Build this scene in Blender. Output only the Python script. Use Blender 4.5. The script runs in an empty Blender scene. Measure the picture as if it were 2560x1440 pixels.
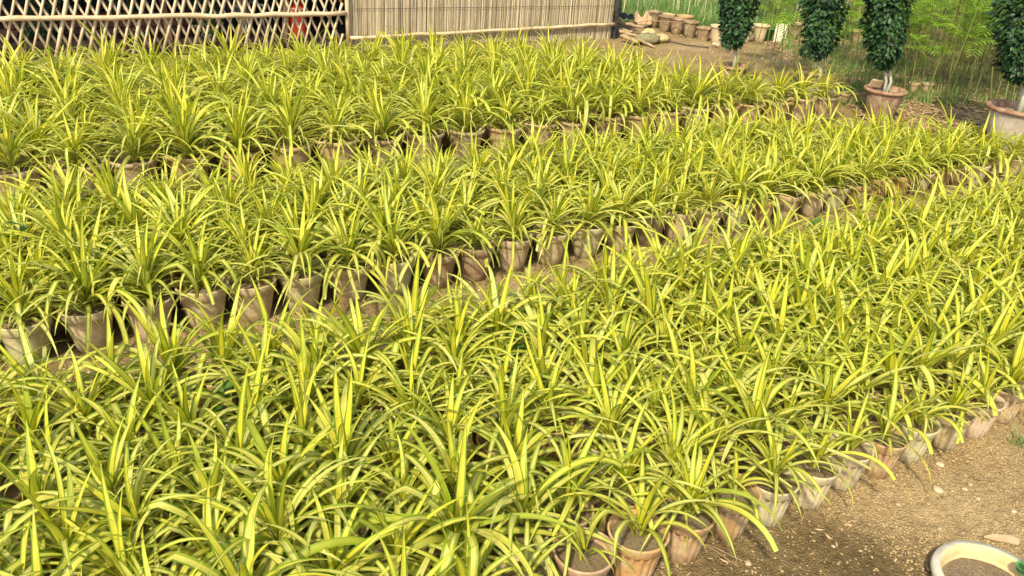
import bpy, math, random
import numpy as np
from mathutils import Vector, Matrix

sc = bpy.context.scene
R = math.radians

# ------------------------------------------------------------------ camera, sky, sun, exposure
TH, RO, CAM_H = R(26.4), R(4.0), 1.7
fw = Vector((0, math.cos(TH), -math.sin(TH)))
r0 = Vector((1, 0, 0)); u0 = r0.cross(fw)
rt = r0 * math.cos(RO) + u0 * math.sin(RO); up = rt.cross(fw)
cam_d = bpy.data.cameras.new('camera'); cam = bpy.data.objects.new('camera', cam_d)
sc.collection.objects.link(cam); sc.camera = cam
cam.matrix_world = Matrix(((rt.x, up.x, -fw.x, 0), (rt.y, up.y, -fw.y, 0), (rt.z, up.z, -fw.z, CAM_H), (0, 0, 0, 1)))
cam_d.sensor_width = 36; cam_d.lens = 36 * 2050 / 2560; cam_d.clip_start = .02; cam_d.clip_end = 500

SUN_AZ, SUN_EL = R(200), R(46)
w = bpy.data.worlds.new('World'); sc.world = w; w.use_nodes = True
nt = w.node_tree; bg = nt.nodes['Background']
sky = nt.nodes.new('ShaderNodeTexSky'); sky.sky_type = 'NISHITA'; sky.sun_disc = False
sky.sun_elevation = SUN_EL; sky.sun_rotation = SUN_AZ; sky.dust_density = 3.0
nt.links.new(sky.outputs[0], bg.inputs[0]); bg.inputs[1].default_value = .15
sun_d = bpy.data.lights.new('sun', 'SUN'); sun = bpy.data.objects.new('sun', sun_d); sc.collection.objects.link(sun)
sun_d.energy = 3.5; sun_d.angle = R(3.0); sun_d.color = (1, .88, .62)
sv = Vector((math.sin(SUN_AZ) * math.cos(SUN_EL), math.cos(SUN_AZ) * math.cos(SUN_EL), math.sin(SUN_EL)))
sun.rotation_euler = sv.to_track_quat('Z', 'Y').to_euler()
sc.view_settings.view_transform = 'Standard'; sc.view_settings.look = 'None'
sc.view_settings.gamma = 1; sc.view_settings.use_curve_mapping = False
sc.view_settings.exposure = .74

rng = random.Random(11)
nr = np.random.RandomState(5)

# ------------------------------------------------------------------ places: beds run along D, stack along N
A = R(31.5)
DX, DY = math.cos(A), math.sin(A)
def P(s, n): return (s * DX - n * DY, s * DY + n * DX)

def in_view(x, y, z, m):
    v = Vector((x, y, z - CAM_H)); zc = v.dot(fw)
    if zc < .3: return False
    px = 1280 + 2050 * v.dot(rt) / zc; py = 720 - 2050 * v.dot(up) / zc
    return -m < px < 2560 + m and -m < py < 1440 + m
def zcam(x, y, z): return Vector((x, y, z - CAM_H)).dot(fw)

# ------------------------------------------------------------------ helpers
def tag(o, label=None, cat=None, group=None, kind=None):
    if label: o['label'] = label
    if cat: o['category'] = cat
    if group: o['group'] = group
    if kind: o['kind'] = kind
    return o
def link(o, parent=None):
    sc.collection.objects.link(o)
    if parent is not None: o.parent = parent
    return o
def empty(name, loc, rz=0, parent=None):
    o = bpy.data.objects.new(name, None); o.location = loc; o.rotation_euler = (0, 0, rz)
    o.empty_display_size = .05
    return link(o, parent)
def mesh(name, V, Fc, mat, smooth=True, attrs=None, uv=None):
    me = bpy.data.meshes.new(name)
    V = np.asarray(V, dtype=np.float32)
    if isinstance(Fc, np.ndarray):
        nf, k = Fc.shape
        me.vertices.add(len(V)); me.vertices.foreach_set('co', V.ravel())
        me.loops.add(nf * k); me.loops.foreach_set('vertex_index', Fc.astype(np.int32).ravel())
        me.polygons.add(nf); me.polygons.foreach_set('loop_start', np.arange(0, nf * k, k, dtype=np.int32))
        me.update(calc_edges=True)
    else:
        me.from_pydata([tuple(map(float, v)) for v in V], [], Fc); me.update()
    if smooth: me.polygons.foreach_set('use_smooth', np.ones(len(me.polygons), dtype=bool))
    if uv is not None:
        u = me.uv_layers.new(name='UVMap')
        idx = np.zeros(len(me.loops), dtype=np.int32); me.loops.foreach_get('vertex_index', idx)
        u.data.foreach_set('uv', np.asarray(uv, dtype=np.float32)[idx].ravel())
    for k2, a in (attrs or {}).items():
        a = np.asarray(a, dtype=np.float32)
        if a.ndim == 2:
            at = me.attributes.new(k2, 'FLOAT_COLOR', 'POINT'); at.data.foreach_set('color', a.ravel())
        else:
            at = me.attributes.new(k2, 'FLOAT', 'POINT'); at.data.foreach_set('value', a)
    me.materials.append(mat)
    return me
def obj(name, me, parent=None, loc=(0, 0, 0), rot=(0, 0, 0), sca=(1, 1, 1)):
    o = bpy.data.objects.new(name, me); o.location = loc; o.rotation_euler = rot; o.scale = sca
    return link(o, parent)

def tube_np(pts, rad, seg=8, caps=True):
    pts = np.asarray(pts, float); n = len(pts)
    rad = np.full(n, rad) if np.isscalar(rad) else np.asarray(rad, float)
    t = np.gradient(pts, axis=0); t /= np.linalg.norm(t, axis=1)[:, None] + 1e-9
    ref = np.array([0, 0, 1.]) if abs(t[0][2]) < .8 else np.array([1., 0, 0])
    V = []
    for i in range(n):
        a = np.cross(t[i], ref); a /= np.linalg.norm(a) + 1e-9; b = np.cross(t[i], a)
        for k in range(seg):
            q = 2 * math.pi * k / seg
            V.append(pts[i] + rad[i] * (a * math.cos(q) + b * math.sin(q)))
    Fq = [(i * seg + k, i * seg + (k + 1) % seg, (i + 1) * seg + (k + 1) % seg, (i + 1) * seg + k) for i in range(n - 1) for k in range(seg)]
    if caps:
        Fq += [tuple(range(seg - 1, -1, -1)), tuple(range((n - 1) * seg, n * seg))]
    return V, Fq
def lathe(prof, seg=32, flute=None):
    V = []
    for j, (r, z) in enumerate(prof):
        for k in range(seg):
            q = 2 * math.pi * k / seg
            rr = r * (1 + (flute(q, j) if flute else 0))
            V.append((rr * math.cos(q), rr * math.sin(q), z))
    Fq = [(j * seg + k, j * seg + (k + 1) % seg, (j + 1) * seg + (k + 1) % seg, (j + 1) * seg + k) for j in range(len(prof) - 1) for k in range(seg)]
    return V, Fq
def box(cx, cy, cz, sx, sy, sz):
    V = [(cx + a * sx / 2, cy + b * sy / 2, cz + c * sz / 2) for a in (-1, 1) for b in (-1, 1) for c in (-1, 1)]
    Fq = [(0, 1, 3, 2), (4, 6, 7, 5), (0, 4, 5, 1), (2, 3, 7, 6), (0, 2, 6, 4), (1, 5, 7, 3)]
    return V, Fq
def join(parts):
    V, Fq = [], []
    for v, f in parts:
        b = len(V); V += [tuple(p) for p in v]; Fq += [tuple(i + b for i in q) for q in f]
    return V, Fq

# ------------------------------------------------------------------ materials
def mat(name):
    m = bpy.data.materials.new(name); m.use_nodes = True
    nt = m.node_tree; b = nt.nodes['Principled BSDF']
    def N(t, **kw):
        n = nt.nodes.new(t)
        for k, v in kw.items(): setattr(n, k, v)
        return n
    def L(a, b_): nt.links.new(a, b_)
    return m, nt, b, N, L
def ramp(N, stops):
    r = N('ShaderNodeValToRGB'); e = r.color_ramp.elements
    e[0].position = stops[0][0]; e[0].color = (*stops[0][1], 1)
    e[1].position = stops[-1][0]; e[1].color = (*stops[-1][1], 1)
    for p, c in stops[1:-1]:
        x = e.new(p); x.color = (*c, 1)
    return r
def mathn(N, L, op, a, b=None, clamp=False):
    n = N('ShaderNodeMath', operation=op); n.use_clamp = clamp
    for i, v in enumerate((a, b)):
        if v is None: continue
        if isinstance(v, (int, float)): n.inputs[i].default_value = v
        else: L(v, n.inputs[i])
    return n.outputs[0]
def mixc(N, L, fac, a, b, blend='MIX'):
    n = N('ShaderNodeMix', data_type='RGBA', blend_type=blend)
    if isinstance(fac, (int, float)): n.inputs[0].default_value = fac
    else: L(fac, n.inputs[0])
    for i, v in ((6, a), (7, b)):
        if isinstance(v, tuple): n.inputs[i].default_value = (*v, 1)
        else: L(v, n.inputs[i])
    return n.outputs[2]

def bumpy(N, L, b, h, strength=.5, dist=.01):
    bp = N('ShaderNodeBump'); bp.inputs['Strength'].default_value = strength; bp.inputs['Distance'].default_value = dist
    L(h, bp.inputs['Height']); L(bp.outputs[0], b.inputs['Normal'])

# soil of the whole place
def ground_mat():
    m, nt, b, N, L = mat('dirt')
    g = N('ShaderNodeNewGeometry')
    n1 = N('ShaderNodeTexNoise'); n1.inputs['Scale'].default_value = 2.2; n1.inputs['Detail'].default_value = 5
    n2 = N('ShaderNodeTexNoise'); n2.inputs['Scale'].default_value = 42; n2.inputs['Detail'].default_value = 9; n2.inputs['Roughness'].default_value = .7
    v = N('ShaderNodeTexVoronoi'); v.inputs['Scale'].default_value = 150
    for n in (n1, n2, v): L(g.outputs['Position'], n.inputs['Vector'])
    base = ramp(N, [(.3, (.23, .165, .085)), (.48, (.35, .26, .135)), (.7, (.46, .355, .20))]); L(n1.outputs[0], base.inputs[0])
    gr = ramp(N, [(.3, (.42, .38, .30)), (.5, (.9, .88, .82)), (.72, (1.35, 1.32, 1.2))]); L(n2.outputs[0], gr.inputs[0])
    c = mixc(N, L, .85, base.outputs[0], gr.outputs[0], 'MULTIPLY')
    vr = ramp(N, [(0, (1.25, 1.22, 1.15)), (.45, (.72, .68, .6))]); L(v.outputs[0], vr.inputs[0])
    c = mixc(N, L, .45, c, vr.outputs[0], 'MULTIPLY')
    # photographer's soft shadow painted into the soil colour, faint algae tint, by the fluted pots
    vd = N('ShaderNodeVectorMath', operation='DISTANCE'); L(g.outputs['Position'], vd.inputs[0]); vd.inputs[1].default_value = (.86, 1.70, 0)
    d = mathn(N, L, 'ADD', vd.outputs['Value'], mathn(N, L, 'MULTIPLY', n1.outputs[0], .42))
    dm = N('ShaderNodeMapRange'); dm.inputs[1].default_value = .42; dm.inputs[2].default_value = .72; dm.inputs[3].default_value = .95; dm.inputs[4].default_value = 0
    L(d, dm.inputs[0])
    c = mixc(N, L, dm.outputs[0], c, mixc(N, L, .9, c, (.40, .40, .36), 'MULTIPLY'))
    L(c, b.inputs['Base Color']); b.inputs['Roughness'].default_value = .95; b.inputs['Specular IOR Level'].default_value = .15
    h = mathn(N, L, 'ADD', n2.outputs[0], mathn(N, L, 'MULTIPLY', v.outputs[0], -.5))
    bumpy(N, L, b, h, .9, .014)
    return m
M = {}
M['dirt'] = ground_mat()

def striped_leaf():
    m, nt, b, N, L = mat('striped_leaf')
    uv = N('ShaderNodeUVMap'); uv.uv_map = 'UVMap'
    sep = N('ShaderNodeSeparateXYZ'); L(uv.outputs[0], sep.inputs[0])
    rnd = N('ShaderNodeAttribute', attribute_name='rnd'); age = N('ShaderNodeAttribute', attribute_name='age')
    oi = N('ShaderNodeObjectInfo')
    rv = mathn(N, L, 'FRACT', mathn(N, L, 'ADD', rnd.outputs['Fac'], oi.outputs['Random']))
    e = mathn(N, L, 'MULTIPLY', mathn(N, L, 'ABSOLUTE', mathn(N, L, 'SUBTRACT', sep.outputs[0], .5)), 2)
    cb = N('ShaderNodeCombineXYZ')
    L(mathn(N, L, 'MULTIPLY', sep.outputs[0], 9), cb.inputs[0]); L(mathn(N, L, 'MULTIPLY', sep.outputs[1], .7), cb.inputs[1])
    L(mathn(N, L, 'MULTIPLY', rv, 60), cb.inputs[2])
    nz = N('ShaderNodeTexNoise'); nz.inputs['Scale'].default_value = 1; nz.inputs['Detail'].default_value = 2; L(cb.outputs[0], nz.inputs['Vector'])
    # how wide the pale band is varies with the leaf
    edge = mathn(N, L, 'ADD', e, mathn(N, L, 'MULTIPLY', mathn(N, L, 'SUBTRACT', nz.outputs[0], .5), .9))
    edge = mathn(N, L, 'ADD', edge, mathn(N, L, 'MULTIPLY', mathn(N, L, 'SUBTRACT', rv, .5), .34))
    mr = N('ShaderNodeMapRange'); mr.interpolation_type = 'SMOOTHSTEP'
    mr.inputs[1].default_value = .54; mr.inputs[2].default_value = .75; L(edge, mr.inputs[0])
    green = ramp(N, [(0, (.085, .195, .010)), (.5, (.205, .32, .014)), (1, (.33, .42, .028))]); L(rv, green.inputs[0])
    pale = ramp(N, [(0, (.72, .67, .050)), (.45, (.71, .67, .105)), (1, (.71, .69, .25))]); L(age.outputs['Fac'], pale.inputs[0])
    tip = N('ShaderNodeMapRange'); tip.inputs[1].default_value = .78; tip.inputs[2].default_value = 1.0; tip.inputs[4].default_value = .75; L(sep.outputs[1], tip.inputs[0])
    fac = mathn(N, L, 'MAXIMUM', mr.outputs[0], tip.outputs[0])
    # a few leaves are nearly all green
    allg = N('ShaderNodeMapRange'); allg.inputs[1].default_value = .93; allg.inputs[2].default_value = .97; allg.inputs[4].default_value = .7; L(rv, allg.inputs[0])
    fac = mathn(N, L, 'MAXIMUM', fac, allg.outputs[0])
    c = mixc(N, L, fac, pale.outputs[0], green.outputs[0])
    rib = N('ShaderNodeMapRange'); rib.inputs[1].default_value = 0; rib.inputs[2].default_value = .09; rib.inputs[3].default_value = .35; rib.inputs[4].default_value = 0; L(e, rib.inputs[0])
    c = mixc(N, L, rib.outputs[0], c, green.outputs[0])
    dry = N('ShaderNodeMapRange'); dry.inputs[1].default_value = 1.4; dry.inputs[2].default_value = 1.6; L(age.outputs['Fac'], dry.inputs[0])
    c = mixc(N, L, dry.outputs[0], c, (.42, .30, .15))
    tp = mathn(N, L, 'ADD', sep.outputs[1], mathn(N, L, 'MULTIPLY', mathn(N, L, 'FRACT', mathn(N, L, 'MULTIPLY', rv, 7.3)), .10))
    tb = N('ShaderNodeMapRange'); tb.inputs[1].default_value = 1.01; tb.inputs[2].default_value = 1.05; L(tp, tb.inputs[0])
    c = mixc(N, L, tb.outputs[0], c, (.45, .33, .17))
    dst = N('ShaderNodeTexNoise'); dst.inputs['Scale'].default_value = 16; dst.inputs['Detail'].default_value = 5; gg = N('ShaderNodeNewGeometry'); L(gg.outputs['Position'], dst.inputs['Vector'])
    dr = ramp(N, [(.35, (.80, .80, .74)), (.7, (1.08, 1.07, 1.1))]); L(dst.outputs[0], dr.inputs[0]); c = mixc(N, L, .8, c, dr.outputs[0], 'MULTIPLY')
    L(c, b.inputs['Base Color']); b.inputs['Roughness'].default_value = .46; b.inputs['Specular IOR Level'].default_value = .4
    tr = N('ShaderNodeBsdfTranslucent'); L(mixc(N, L, 1, c, (1.0, 1.0, .5), 'MULTIPLY'), tr.inputs[0])
    mx = N('ShaderNodeMixShader'); mx.inputs[0].default_value = .45
    L(b.outputs[0], mx.inputs[1]); L(tr.outputs[0], mx.inputs[2])
    L(mx.outputs[0], nt.nodes['Material Output'].inputs[0])
    bumpy(N, L, b, nz.outputs[0], .25, .002)
    return m
M['leaf'] = striped_leaf()

def plain_leaf(name, cols, trans=.25, rough=.5, spec=.3):
    m, nt, b, N, L = mat(name)
    rnd = N('ShaderNodeAttribute', attribute_name='rnd'); oi = N('ShaderNodeObjectInfo')
    rv = mathn(N, L, 'FRACT', mathn(N, L, 'ADD', rnd.outputs['Fac'], oi.outputs['Random']))
    r = ramp(N, [(i / (len(cols) - 1), c) for i, c in enumerate(cols)]); L(rv, r.inputs[0])
    L(r.outputs[0], b.inputs['Base Color']); b.inputs['Roughness'].default_value = rough; b.inputs['Specular IOR Level'].default_value = spec
    if trans:
        tr = N('ShaderNodeBsdfTranslucent'); L(r.outputs[0], tr.inputs[0])
        mx = N('ShaderNodeMixShader'); mx.inputs[0].default_value = trans
        L(b.outputs[0], mx.inputs[1]); L(tr.outputs[0], mx.inputs[2]); L(mx.outputs[0], nt.nodes['Material Output'].inputs[0])
    return m
M['ficus'] = plain_leaf('ficus_leaf', [(.010, .030, .012), (.018, .05, .018), (.025, .07, .02), (.055, .13, .035)], .08, .5, .3)
M['frond'] = plain_leaf('feather_leaf', [(.15, .29, .02), (.25, .42, .035), (.34, .50, .06)], .5)
M['grass'] = plain_leaf('grass_blade', [(.07, .17, .03), (.11, .25, .05), (.18, .32, .07), (.34, .36, .16)], .3)
M['weed'] = plain_leaf('weed_leaf', [(.05, .12, .018), (.09, .19, .03)], .25)
M['sprig'] = plain_leaf('sprig_leaf', [(.10, .30, .07), (.16, .38, .10)], .3)
M['shade_bush'] = plain_leaf('creeper_leaf', [(.03, .07, .025), (.07, .13, .05), (.26, .32, .2)], .2)
M['litter'] = plain_leaf('dry_litter', [(.20, .11, .055), (.30, .19, .10), (.44, .33, .19), (.24, .13, .07)], .1, .8)
M['stalk'] = plain_leaf('stalk', [(.15, .14, .045), (.19, .2, .06), (.16, .23, .05)], 0, .7)
M['dry_stalk'] = plain_leaf('dry_stalk', [(.42, .38, .22), (.5, .44, .28)], 0, .7)

def pot_mat(name, source):
    m, nt, b, N, L = mat(name)
    tc = N('ShaderNodeTexCoord'); g = N('ShaderNodeNewGeometry')
    if source == 'object':
        oi = N('ShaderNodeObjectInfo'); base = oi.outputs['Color']
    else:
        at = N('ShaderNodeAttribute', attribute_name='pot_colour'); base = at.outputs['Color']
    n1 = N('ShaderNodeTexNoise'); n1.inputs['Scale'].default_value = 20; n1.inputs['Detail'].default_value = 6; n1.inputs['Roughness'].default_value = .62
    n2 = N('ShaderNodeTexNoise'); n2.inputs['Scale'].default_value = 70; n2.inputs['Detail'].default_value = 5
    mp = N('ShaderNodeMapping'); mp.inputs['Scale'].default_value = (1, 1, .8); L(g.outputs['Position'], mp.inputs[0])
    L(mp.outputs[0], n1.inputs['Vector']); L(g.outputs['Position'], n2.inputs['Vector'])
    r1 = N('ShaderNodeMapRange'); r1.inputs[1].default_value = .44; r1.inputs[2].default_value = .62; L(n1.outputs[0], r1.inputs[0])
    dust = mixc(N, L, .5, base, (.50, .425, .285))
    c = mixc(N, L, r1.outputs[0], base, dust)
    r2 = N('ShaderNodeMapRange'); r2.inputs[1].default_value = .40; r2.inputs[2].default_value = .28; r2.inputs[4].default_value = .25; L(n1.outputs[0], r2.inputs[0])
    c = mixc(N, L, r2.outputs[0], c, (.19, .13, .075))
    r3 = ramp(N, [(.35, (.72, .70, .66)), (.65, (1.12, 1.12, 1.1))]); L(n2.outputs[0], r3.inputs[0])
    c = mixc(N, L, .6, c, r3.outputs[0], 'MULTIPLY')
    L(c, b.inputs['Base Color']); b.inputs['Roughness'].default_value = .88; b.inputs['Specular IOR Level'].default_value = .2
    bumpy(N, L, b, n2.outputs[0], .35, .004)
    return m
M['pot'] = pot_mat('clay', 'object'); M['pot_mass'] = pot_mat('clay_mass', 'attr')

def noisy(name, c1, c2, scale=20, rough=.8, bump=.3, stretch=(1, 1, 1), dist=.004, rnd=0., coord='Object'):
    m, nt, b, N, L = mat(name)
    tc = N('ShaderNodeTexCoord'); mp = N('ShaderNodeMapping'); mp.inputs['Scale'].default_value = stretch
    L(tc.outputs[coord], mp.inputs[0])
    oi = N('ShaderNodeObjectInfo')
    n = N('ShaderNodeTexNoise', noise_dimensions='4D'); n.inputs['Scale'].default_value = scale; n.inputs['Detail'].default_value = 7; n.inputs['Roughness'].default_value = .65
    L(mp.outputs[0], n.inputs['Vector']); L(mathn(N, L, 'MULTIPLY', oi.outputs['Random'], 30), n.inputs['W'])
    r = ramp(N, [(.32, c1), (.68, c2)]); L(n.outputs[0], r.inputs[0])
    c = r.outputs[0]
    if rnd:
        rn = N('ShaderNodeAttribute', attribute_name='rnd')
        k = mathn(N, L, 'FRACT', mathn(N, L, 'ADD', rn.outputs['Fac'], oi.outputs['Random']))
        k = mathn(N, L, 'ADD', mathn(N, L, 'MULTIPLY', k, rnd), 1 - rnd * .5)
        cc = N('ShaderNodeCombineColor')
        for i in range(3): L(k, cc.inputs[i])
        c = mixc(N, L, 1, c, cc.outputs[0], 'MULTIPLY')
    L(c, b.inputs['Base Color']); b.inputs['Roughness'].default_value = rough; b.inputs['Specular IOR Level'].default_value = .25
    bumpy(N, L, b, n.outputs[0], bump, dist)
    return m
M['soil'] = noisy('potting_soil', (.12, .085, .045), (.34, .26, .155), 45, .95, .9, dist=.012)
M['bamboo'] = noisy('split_bamboo', (.44, .34, .20), (.66, .57, .40), 14, .6, .2, (6, 6, .7), rnd=.45)
M['pole'] = noisy('bamboo_pole', (.42, .32, .18), (.60, .50, .33), 10, .5, .2, (1, 1, 1))
M['reed'] = noisy('reed', (.27, .22, .13), (.52, .445, .30), 9, .75, .2, (12, 12, .6), rnd=.95)
M['bark'] = noisy('pale_bark', (.30, .29, .22), (.46, .45, .37), 30, .85, .5, (1, 1, .4))
M['log'] = noisy('dead_wood', (.20, .13, .07), (.42, .31, .19), 18, .9, .6, (1, 1, 1))
M['brown_wood'] = noisy('brown_wood', (.22, .11, .06), (.34, .2, .12), 15, .8, .4, (5, 5, .6))
M['brick'] = noisy('brick', (.16, .075, .05), (.30, .15, .11), 22, .9, .5, rnd=.5)
M['mortar_shade_floor'] = noisy('ledge_core_shade_floor', (.030, .020, .016), (.07, .05, .038), 30, .95, .4)
M['red'] = noisy('red_plastic', (.52, .045, .025), (.68, .08, .04), 6, .35, .05)
M['white_plastic'] = noisy('white_plastic', (.52, .50, .44), (.72, .70, .62), 8, .45, .05)
M['black_sheet'] = noisy('black_sheet', (.012, .011, .01), (.05, .045, .04), 20, .6, .3)
M['navy'] = noisy('tarp_and_shade_wall', (.012, .016, .022), (.03, .038, .05), 12, .8, .4)
M['sack'] = noisy('jute_sack', (.36, .24, .13), (.54, .40, .24), 26, .95, .6)
M['straw'] = noisy('straw', (.34, .27, .12), (.58, .47, .25), 40, .95, 1.0, dist=.02)
M['moss'] = noisy('mossy_roots', (.13, .13, .06), (.32, .29, .17), 45, .95, 1.0, dist=.02)
M['stone'] = noisy('stone', (.34, .265, .16), (.50, .41, .27), 25, .9, .4, rnd=.4)
M['crumb'] = noisy('dirt_crumb', (.25, .18, .09), (.385, .29, .15), 25, .95, .4, rnd=.6)
M['basin'] = noisy('limewashed_clay', (.34, .31, .23), (.60, .57, .47), 12, .7, .4, rnd=0)
M['basin_in'] = noisy('stained_clay', (.46, .33, .15), (.64, .52, .30), 9, .8, .4)
M['cement_pot'] = noisy('cement_washed_clay', (.30, .25, .19), (.50, .45, .38), 7, .85, .4)
M['added_shade_roof'] = noisy('added_roof_thatch', (.16, .13, .08), (.3, .24, .15), 15, .95, .6)
M['cream_slab'] = noisy('cream_slab', (.52, .45, .32), (.68, .62, .48), 12, .8, .3)
M['green_plastic'] = noisy('green_plastic', (.05, .16, .03), (.09, .24, .05), 12, .5, .1)

# ------------------------------------------------------------------ ground: one sheet, fine near the path, coarse far off
def ax(lo, a, b_, hi, st):
    mid = np.arange(a, b_, st)
    left = a - np.cumsum(np.geomspace(st * 1.3, 6, 26)); left = left[left > lo]
    right = mid[-1] + np.cumsum(np.geomspace(st * 1.3, 6, 30)); right = right[right < hi]
    return np.concatenate([[lo], left[::-1], mid, right, [hi]])
def vnoise(x, y, f, seed):
    r_ = np.random.RandomState(seed); T = r_.rand(64, 64)
    X, Y = x * f, y * f; xi, yi = np.floor(X).astype(int), np.floor(Y).astype(int); fx, fy = X - xi, Y - yi
    fx, fy = fx * fx * (3 - 2 * fx), fy * fy * (3 - 2 * fy); g = lambda a, b_: T[a % 64, b_ % 64]
    return (g(xi, yi) * (1 - fx) + g(xi + 1, yi) * fx) * (1 - fy) + (g(xi, yi + 1) * (1 - fx) + g(xi + 1, yi + 1) * fx) * fy - .5
def ground_z(x, y):
    z = .010 * vnoise(x, y, 2.2, 1) + .012 * vnoise(x, y, 9, 2) + .007 * vnoise(x, y, 26, 3)
    n_ = -x * DY + y * DX; s_ = x * DX + y * DY
    far = np.clip((s_ - 6.2) / 1.2, 0, 1) * np.clip((y - 7.5) / 1.5, 0, 1)
    z = z + far * (.05 * vnoise(x, y, .9, 5) + .05 * vnoise(x, y, 3.1, 6) + .03)
    return z - .006
gx = ax(-60, -3.0, 4.2, 70, .03); gy = ax(-12, 1.2, 7, 90, .03)
X, Y = np.meshgrid(gx, gy); Z = ground_z(X, Y)
V = np.stack([X.ravel(), Y.ravel(), Z.ravel()], 1)
nx, ny = len(gx), len(gy)
ii = (np.arange(ny - 1)[:, None] * nx + np.arange(nx - 1)[None, :]).ravel()
Fq = np.stack([ii, ii + 1, ii + nx + 1, ii + nx], 1)
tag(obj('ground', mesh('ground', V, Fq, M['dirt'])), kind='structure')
def gz(x, y): return float(ground_z(np.array([x]), np.array([y]))[0])

# ------------------------------------------------------------------ leaves: a pool of shapes, each one metre long
def leaf_shape(r_, cls):
    S = 11
    if cls == 'young': e0 = r_.uniform(68, 86); bend = r_.uniform(8, 62); p = r_.uniform(1.2, 2.2); Wd = r_.uniform(.060, .080); age = r_.uniform(0, .3)
    elif cls == 'arch': e0 = r_.uniform(50, 76); bend = r_.uniform(75, 135); p = r_.uniform(.9, 1.6); Wd = r_.uniform(.054, .072); age = r_.uniform(.25, .8)
    elif cls == 'old': e0 = r_.uniform(26, 50); bend = r_.uniform(55, 115); p = r_.uniform(.9, 1.7); Wd = r_.uniform(.050, .066); age = r_.uniform(.5, 1.0)
    else: e0 = r_.uniform(20, 45); bend = r_.uniform(110, 150); p = r_.uniform(.7, 1.1); Wd = r_.uniform(.03, .045); age = 2
    kink = r_.random() < .22 and cls in ('arch', 'old'); kt = r_.uniform(.45, .75); ka = r_.uniform(45, 85)
    cut = r_.random() < .08 and cls != 'young'; drift = r_.uniform(-.35, .35); tw = r_.uniform(-.9, .9); v0 = r_.uniform(.45, 1.0)
    pos = np.zeros(3); az = 0; V, UV = [], []
    for i in range(S + 1):
        t = i / S
        e = R(e0 - bend * t ** p - (ka if kink and t > kt else 0)); az = drift * t * t
        tan = np.array([math.cos(e) * math.cos(az), math.cos(e) * math.sin(az), math.sin(e)])
        if i: pos = pos + tan / S
        side = np.array([-math.sin(az), math.cos(az), 0]); nrm = np.cross(tan, side)
        q = tw * t * t; sd = side * math.cos(q) + nrm * math.sin(q); nn = np.cross(tan, sd)
        wd = Wd * (.62 + .38 * min(t / .3, 1)) * (1 - t ** 2.1) ** 1.0 if not cut else Wd * (.62 + .38 * min(t / .3, 1)) * (1 - .25 * t ** 3)
        if i == S and not cut: wd = .0015
        ch = wd * v0 * .42 * (1 - .6 * t)
        for k, (a, d) in enumerate(((-.5, 1), (0, 0), (.5, 1))):
            V.append(pos + sd * wd * a - nn * ch * d * -1); UV.append((a + .5, t if not cut else t * .8))
    Fq = []
    for i in range(S):
        for k in range(2): Fq.append((i * 3 + k, i * 3 + k + 1, i * 3 + k + 4, i * 3 + k + 3))
    return np.array(V), np.array(Fq), np.array(UV), age
POOL, BY = [], {}
for cls, c in (('young', 12), ('arch', 16), ('old', 12), ('dry', 3)):
    BY[cls] = []
    for _ in range(c):
        V, Fq, UV, age = leaf_shape(rng, cls)
        rv = rng.random()
        me = mesh('leaf', V, Fq, M['leaf'], True, {'rnd': np.full(len(V), rv), 'age': np.full(len(V), age)}, UV)
        BY[cls].append(len(POOL)); POOL.append((V, Fq, UV, age, rv, me))

def recipe(r_, L_, n, droop=1.0):
    out = []
    az = r_.uniform(0, 6.28); lean = r_.gauss(0, .11), r_.gauss(0, .11)
    for i in range(n):
        f = i / (n - 1)                      # 0 innermost, 1 outermost
        cls = 'young' if f < .17 else ('arch' if f < .66 else 'old')
        if f > .88 and r_.random() < .16: cls = 'dry'
        k = r_.choice(BY[cls]); az += 2.39996 + r_.uniform(-.3, .3)
        s = L_ * (r_.uniform(.72, 1.0) if f > .15 else r_.uniform(.5, .84)) * (1 if f < .75 else .88)
        if cls == 'dry': s *= .7
        if not droop and cls == 'old' and r_.random() < .85: k = r_.choice(BY['arch'] + BY['young'])
        sx = s; sw = L_ * r_.uniform(.85, 1.12) * (.80 if n > 46 else (.9 if n > 35 else 1))
        z0 = .05 * L_ / .35 * (1 - f) + .004; rr = .004 + .012 * f
        m = (Matrix.Translation((rr * math.cos(az), rr * math.sin(az), z0)) @ Matrix.Rotation(lean[0] + r_.uniform(-.08, .08), 4, 'X')
             @ Matrix.Rotation(lean[1] + r_.uniform(-.08, .08), 4, 'Y') @ Matrix.Rotation(az, 4, 'Z') @ Matrix.Diagonal((sx, sw, s, 1)))
        out.append((k, m))
    return out
def merge_leaves(items):
    Vs, Fs, Us, Rn, Ag = [], [], [], [], []; base = 0
    for k, m in items:
        V, Fq, UV, age, rv, _ = POOL[k]
        mm = np.array(m); Vt = V @ mm[:3, :3].T + mm[:3, 3]
        Vs.append(Vt); Fs.append(Fq + base); Us.append(UV); base += len(V)
        Rn.append(np.full(len(V), rng.random())); Ag.append(np.full(len(V), age))
    return np.concatenate(Vs), np.concatenate(Fs), np.concatenate(Us), np.concatenate(Rn), np.concatenate(Ag)
def foliage_mesh(items):
    V, Fq, UV, rn, ag = merge_leaves(items)
    return mesh('foliage', V, Fq, M['leaf'], True, {'rnd': rn, 'age': ag}, UV)

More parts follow.
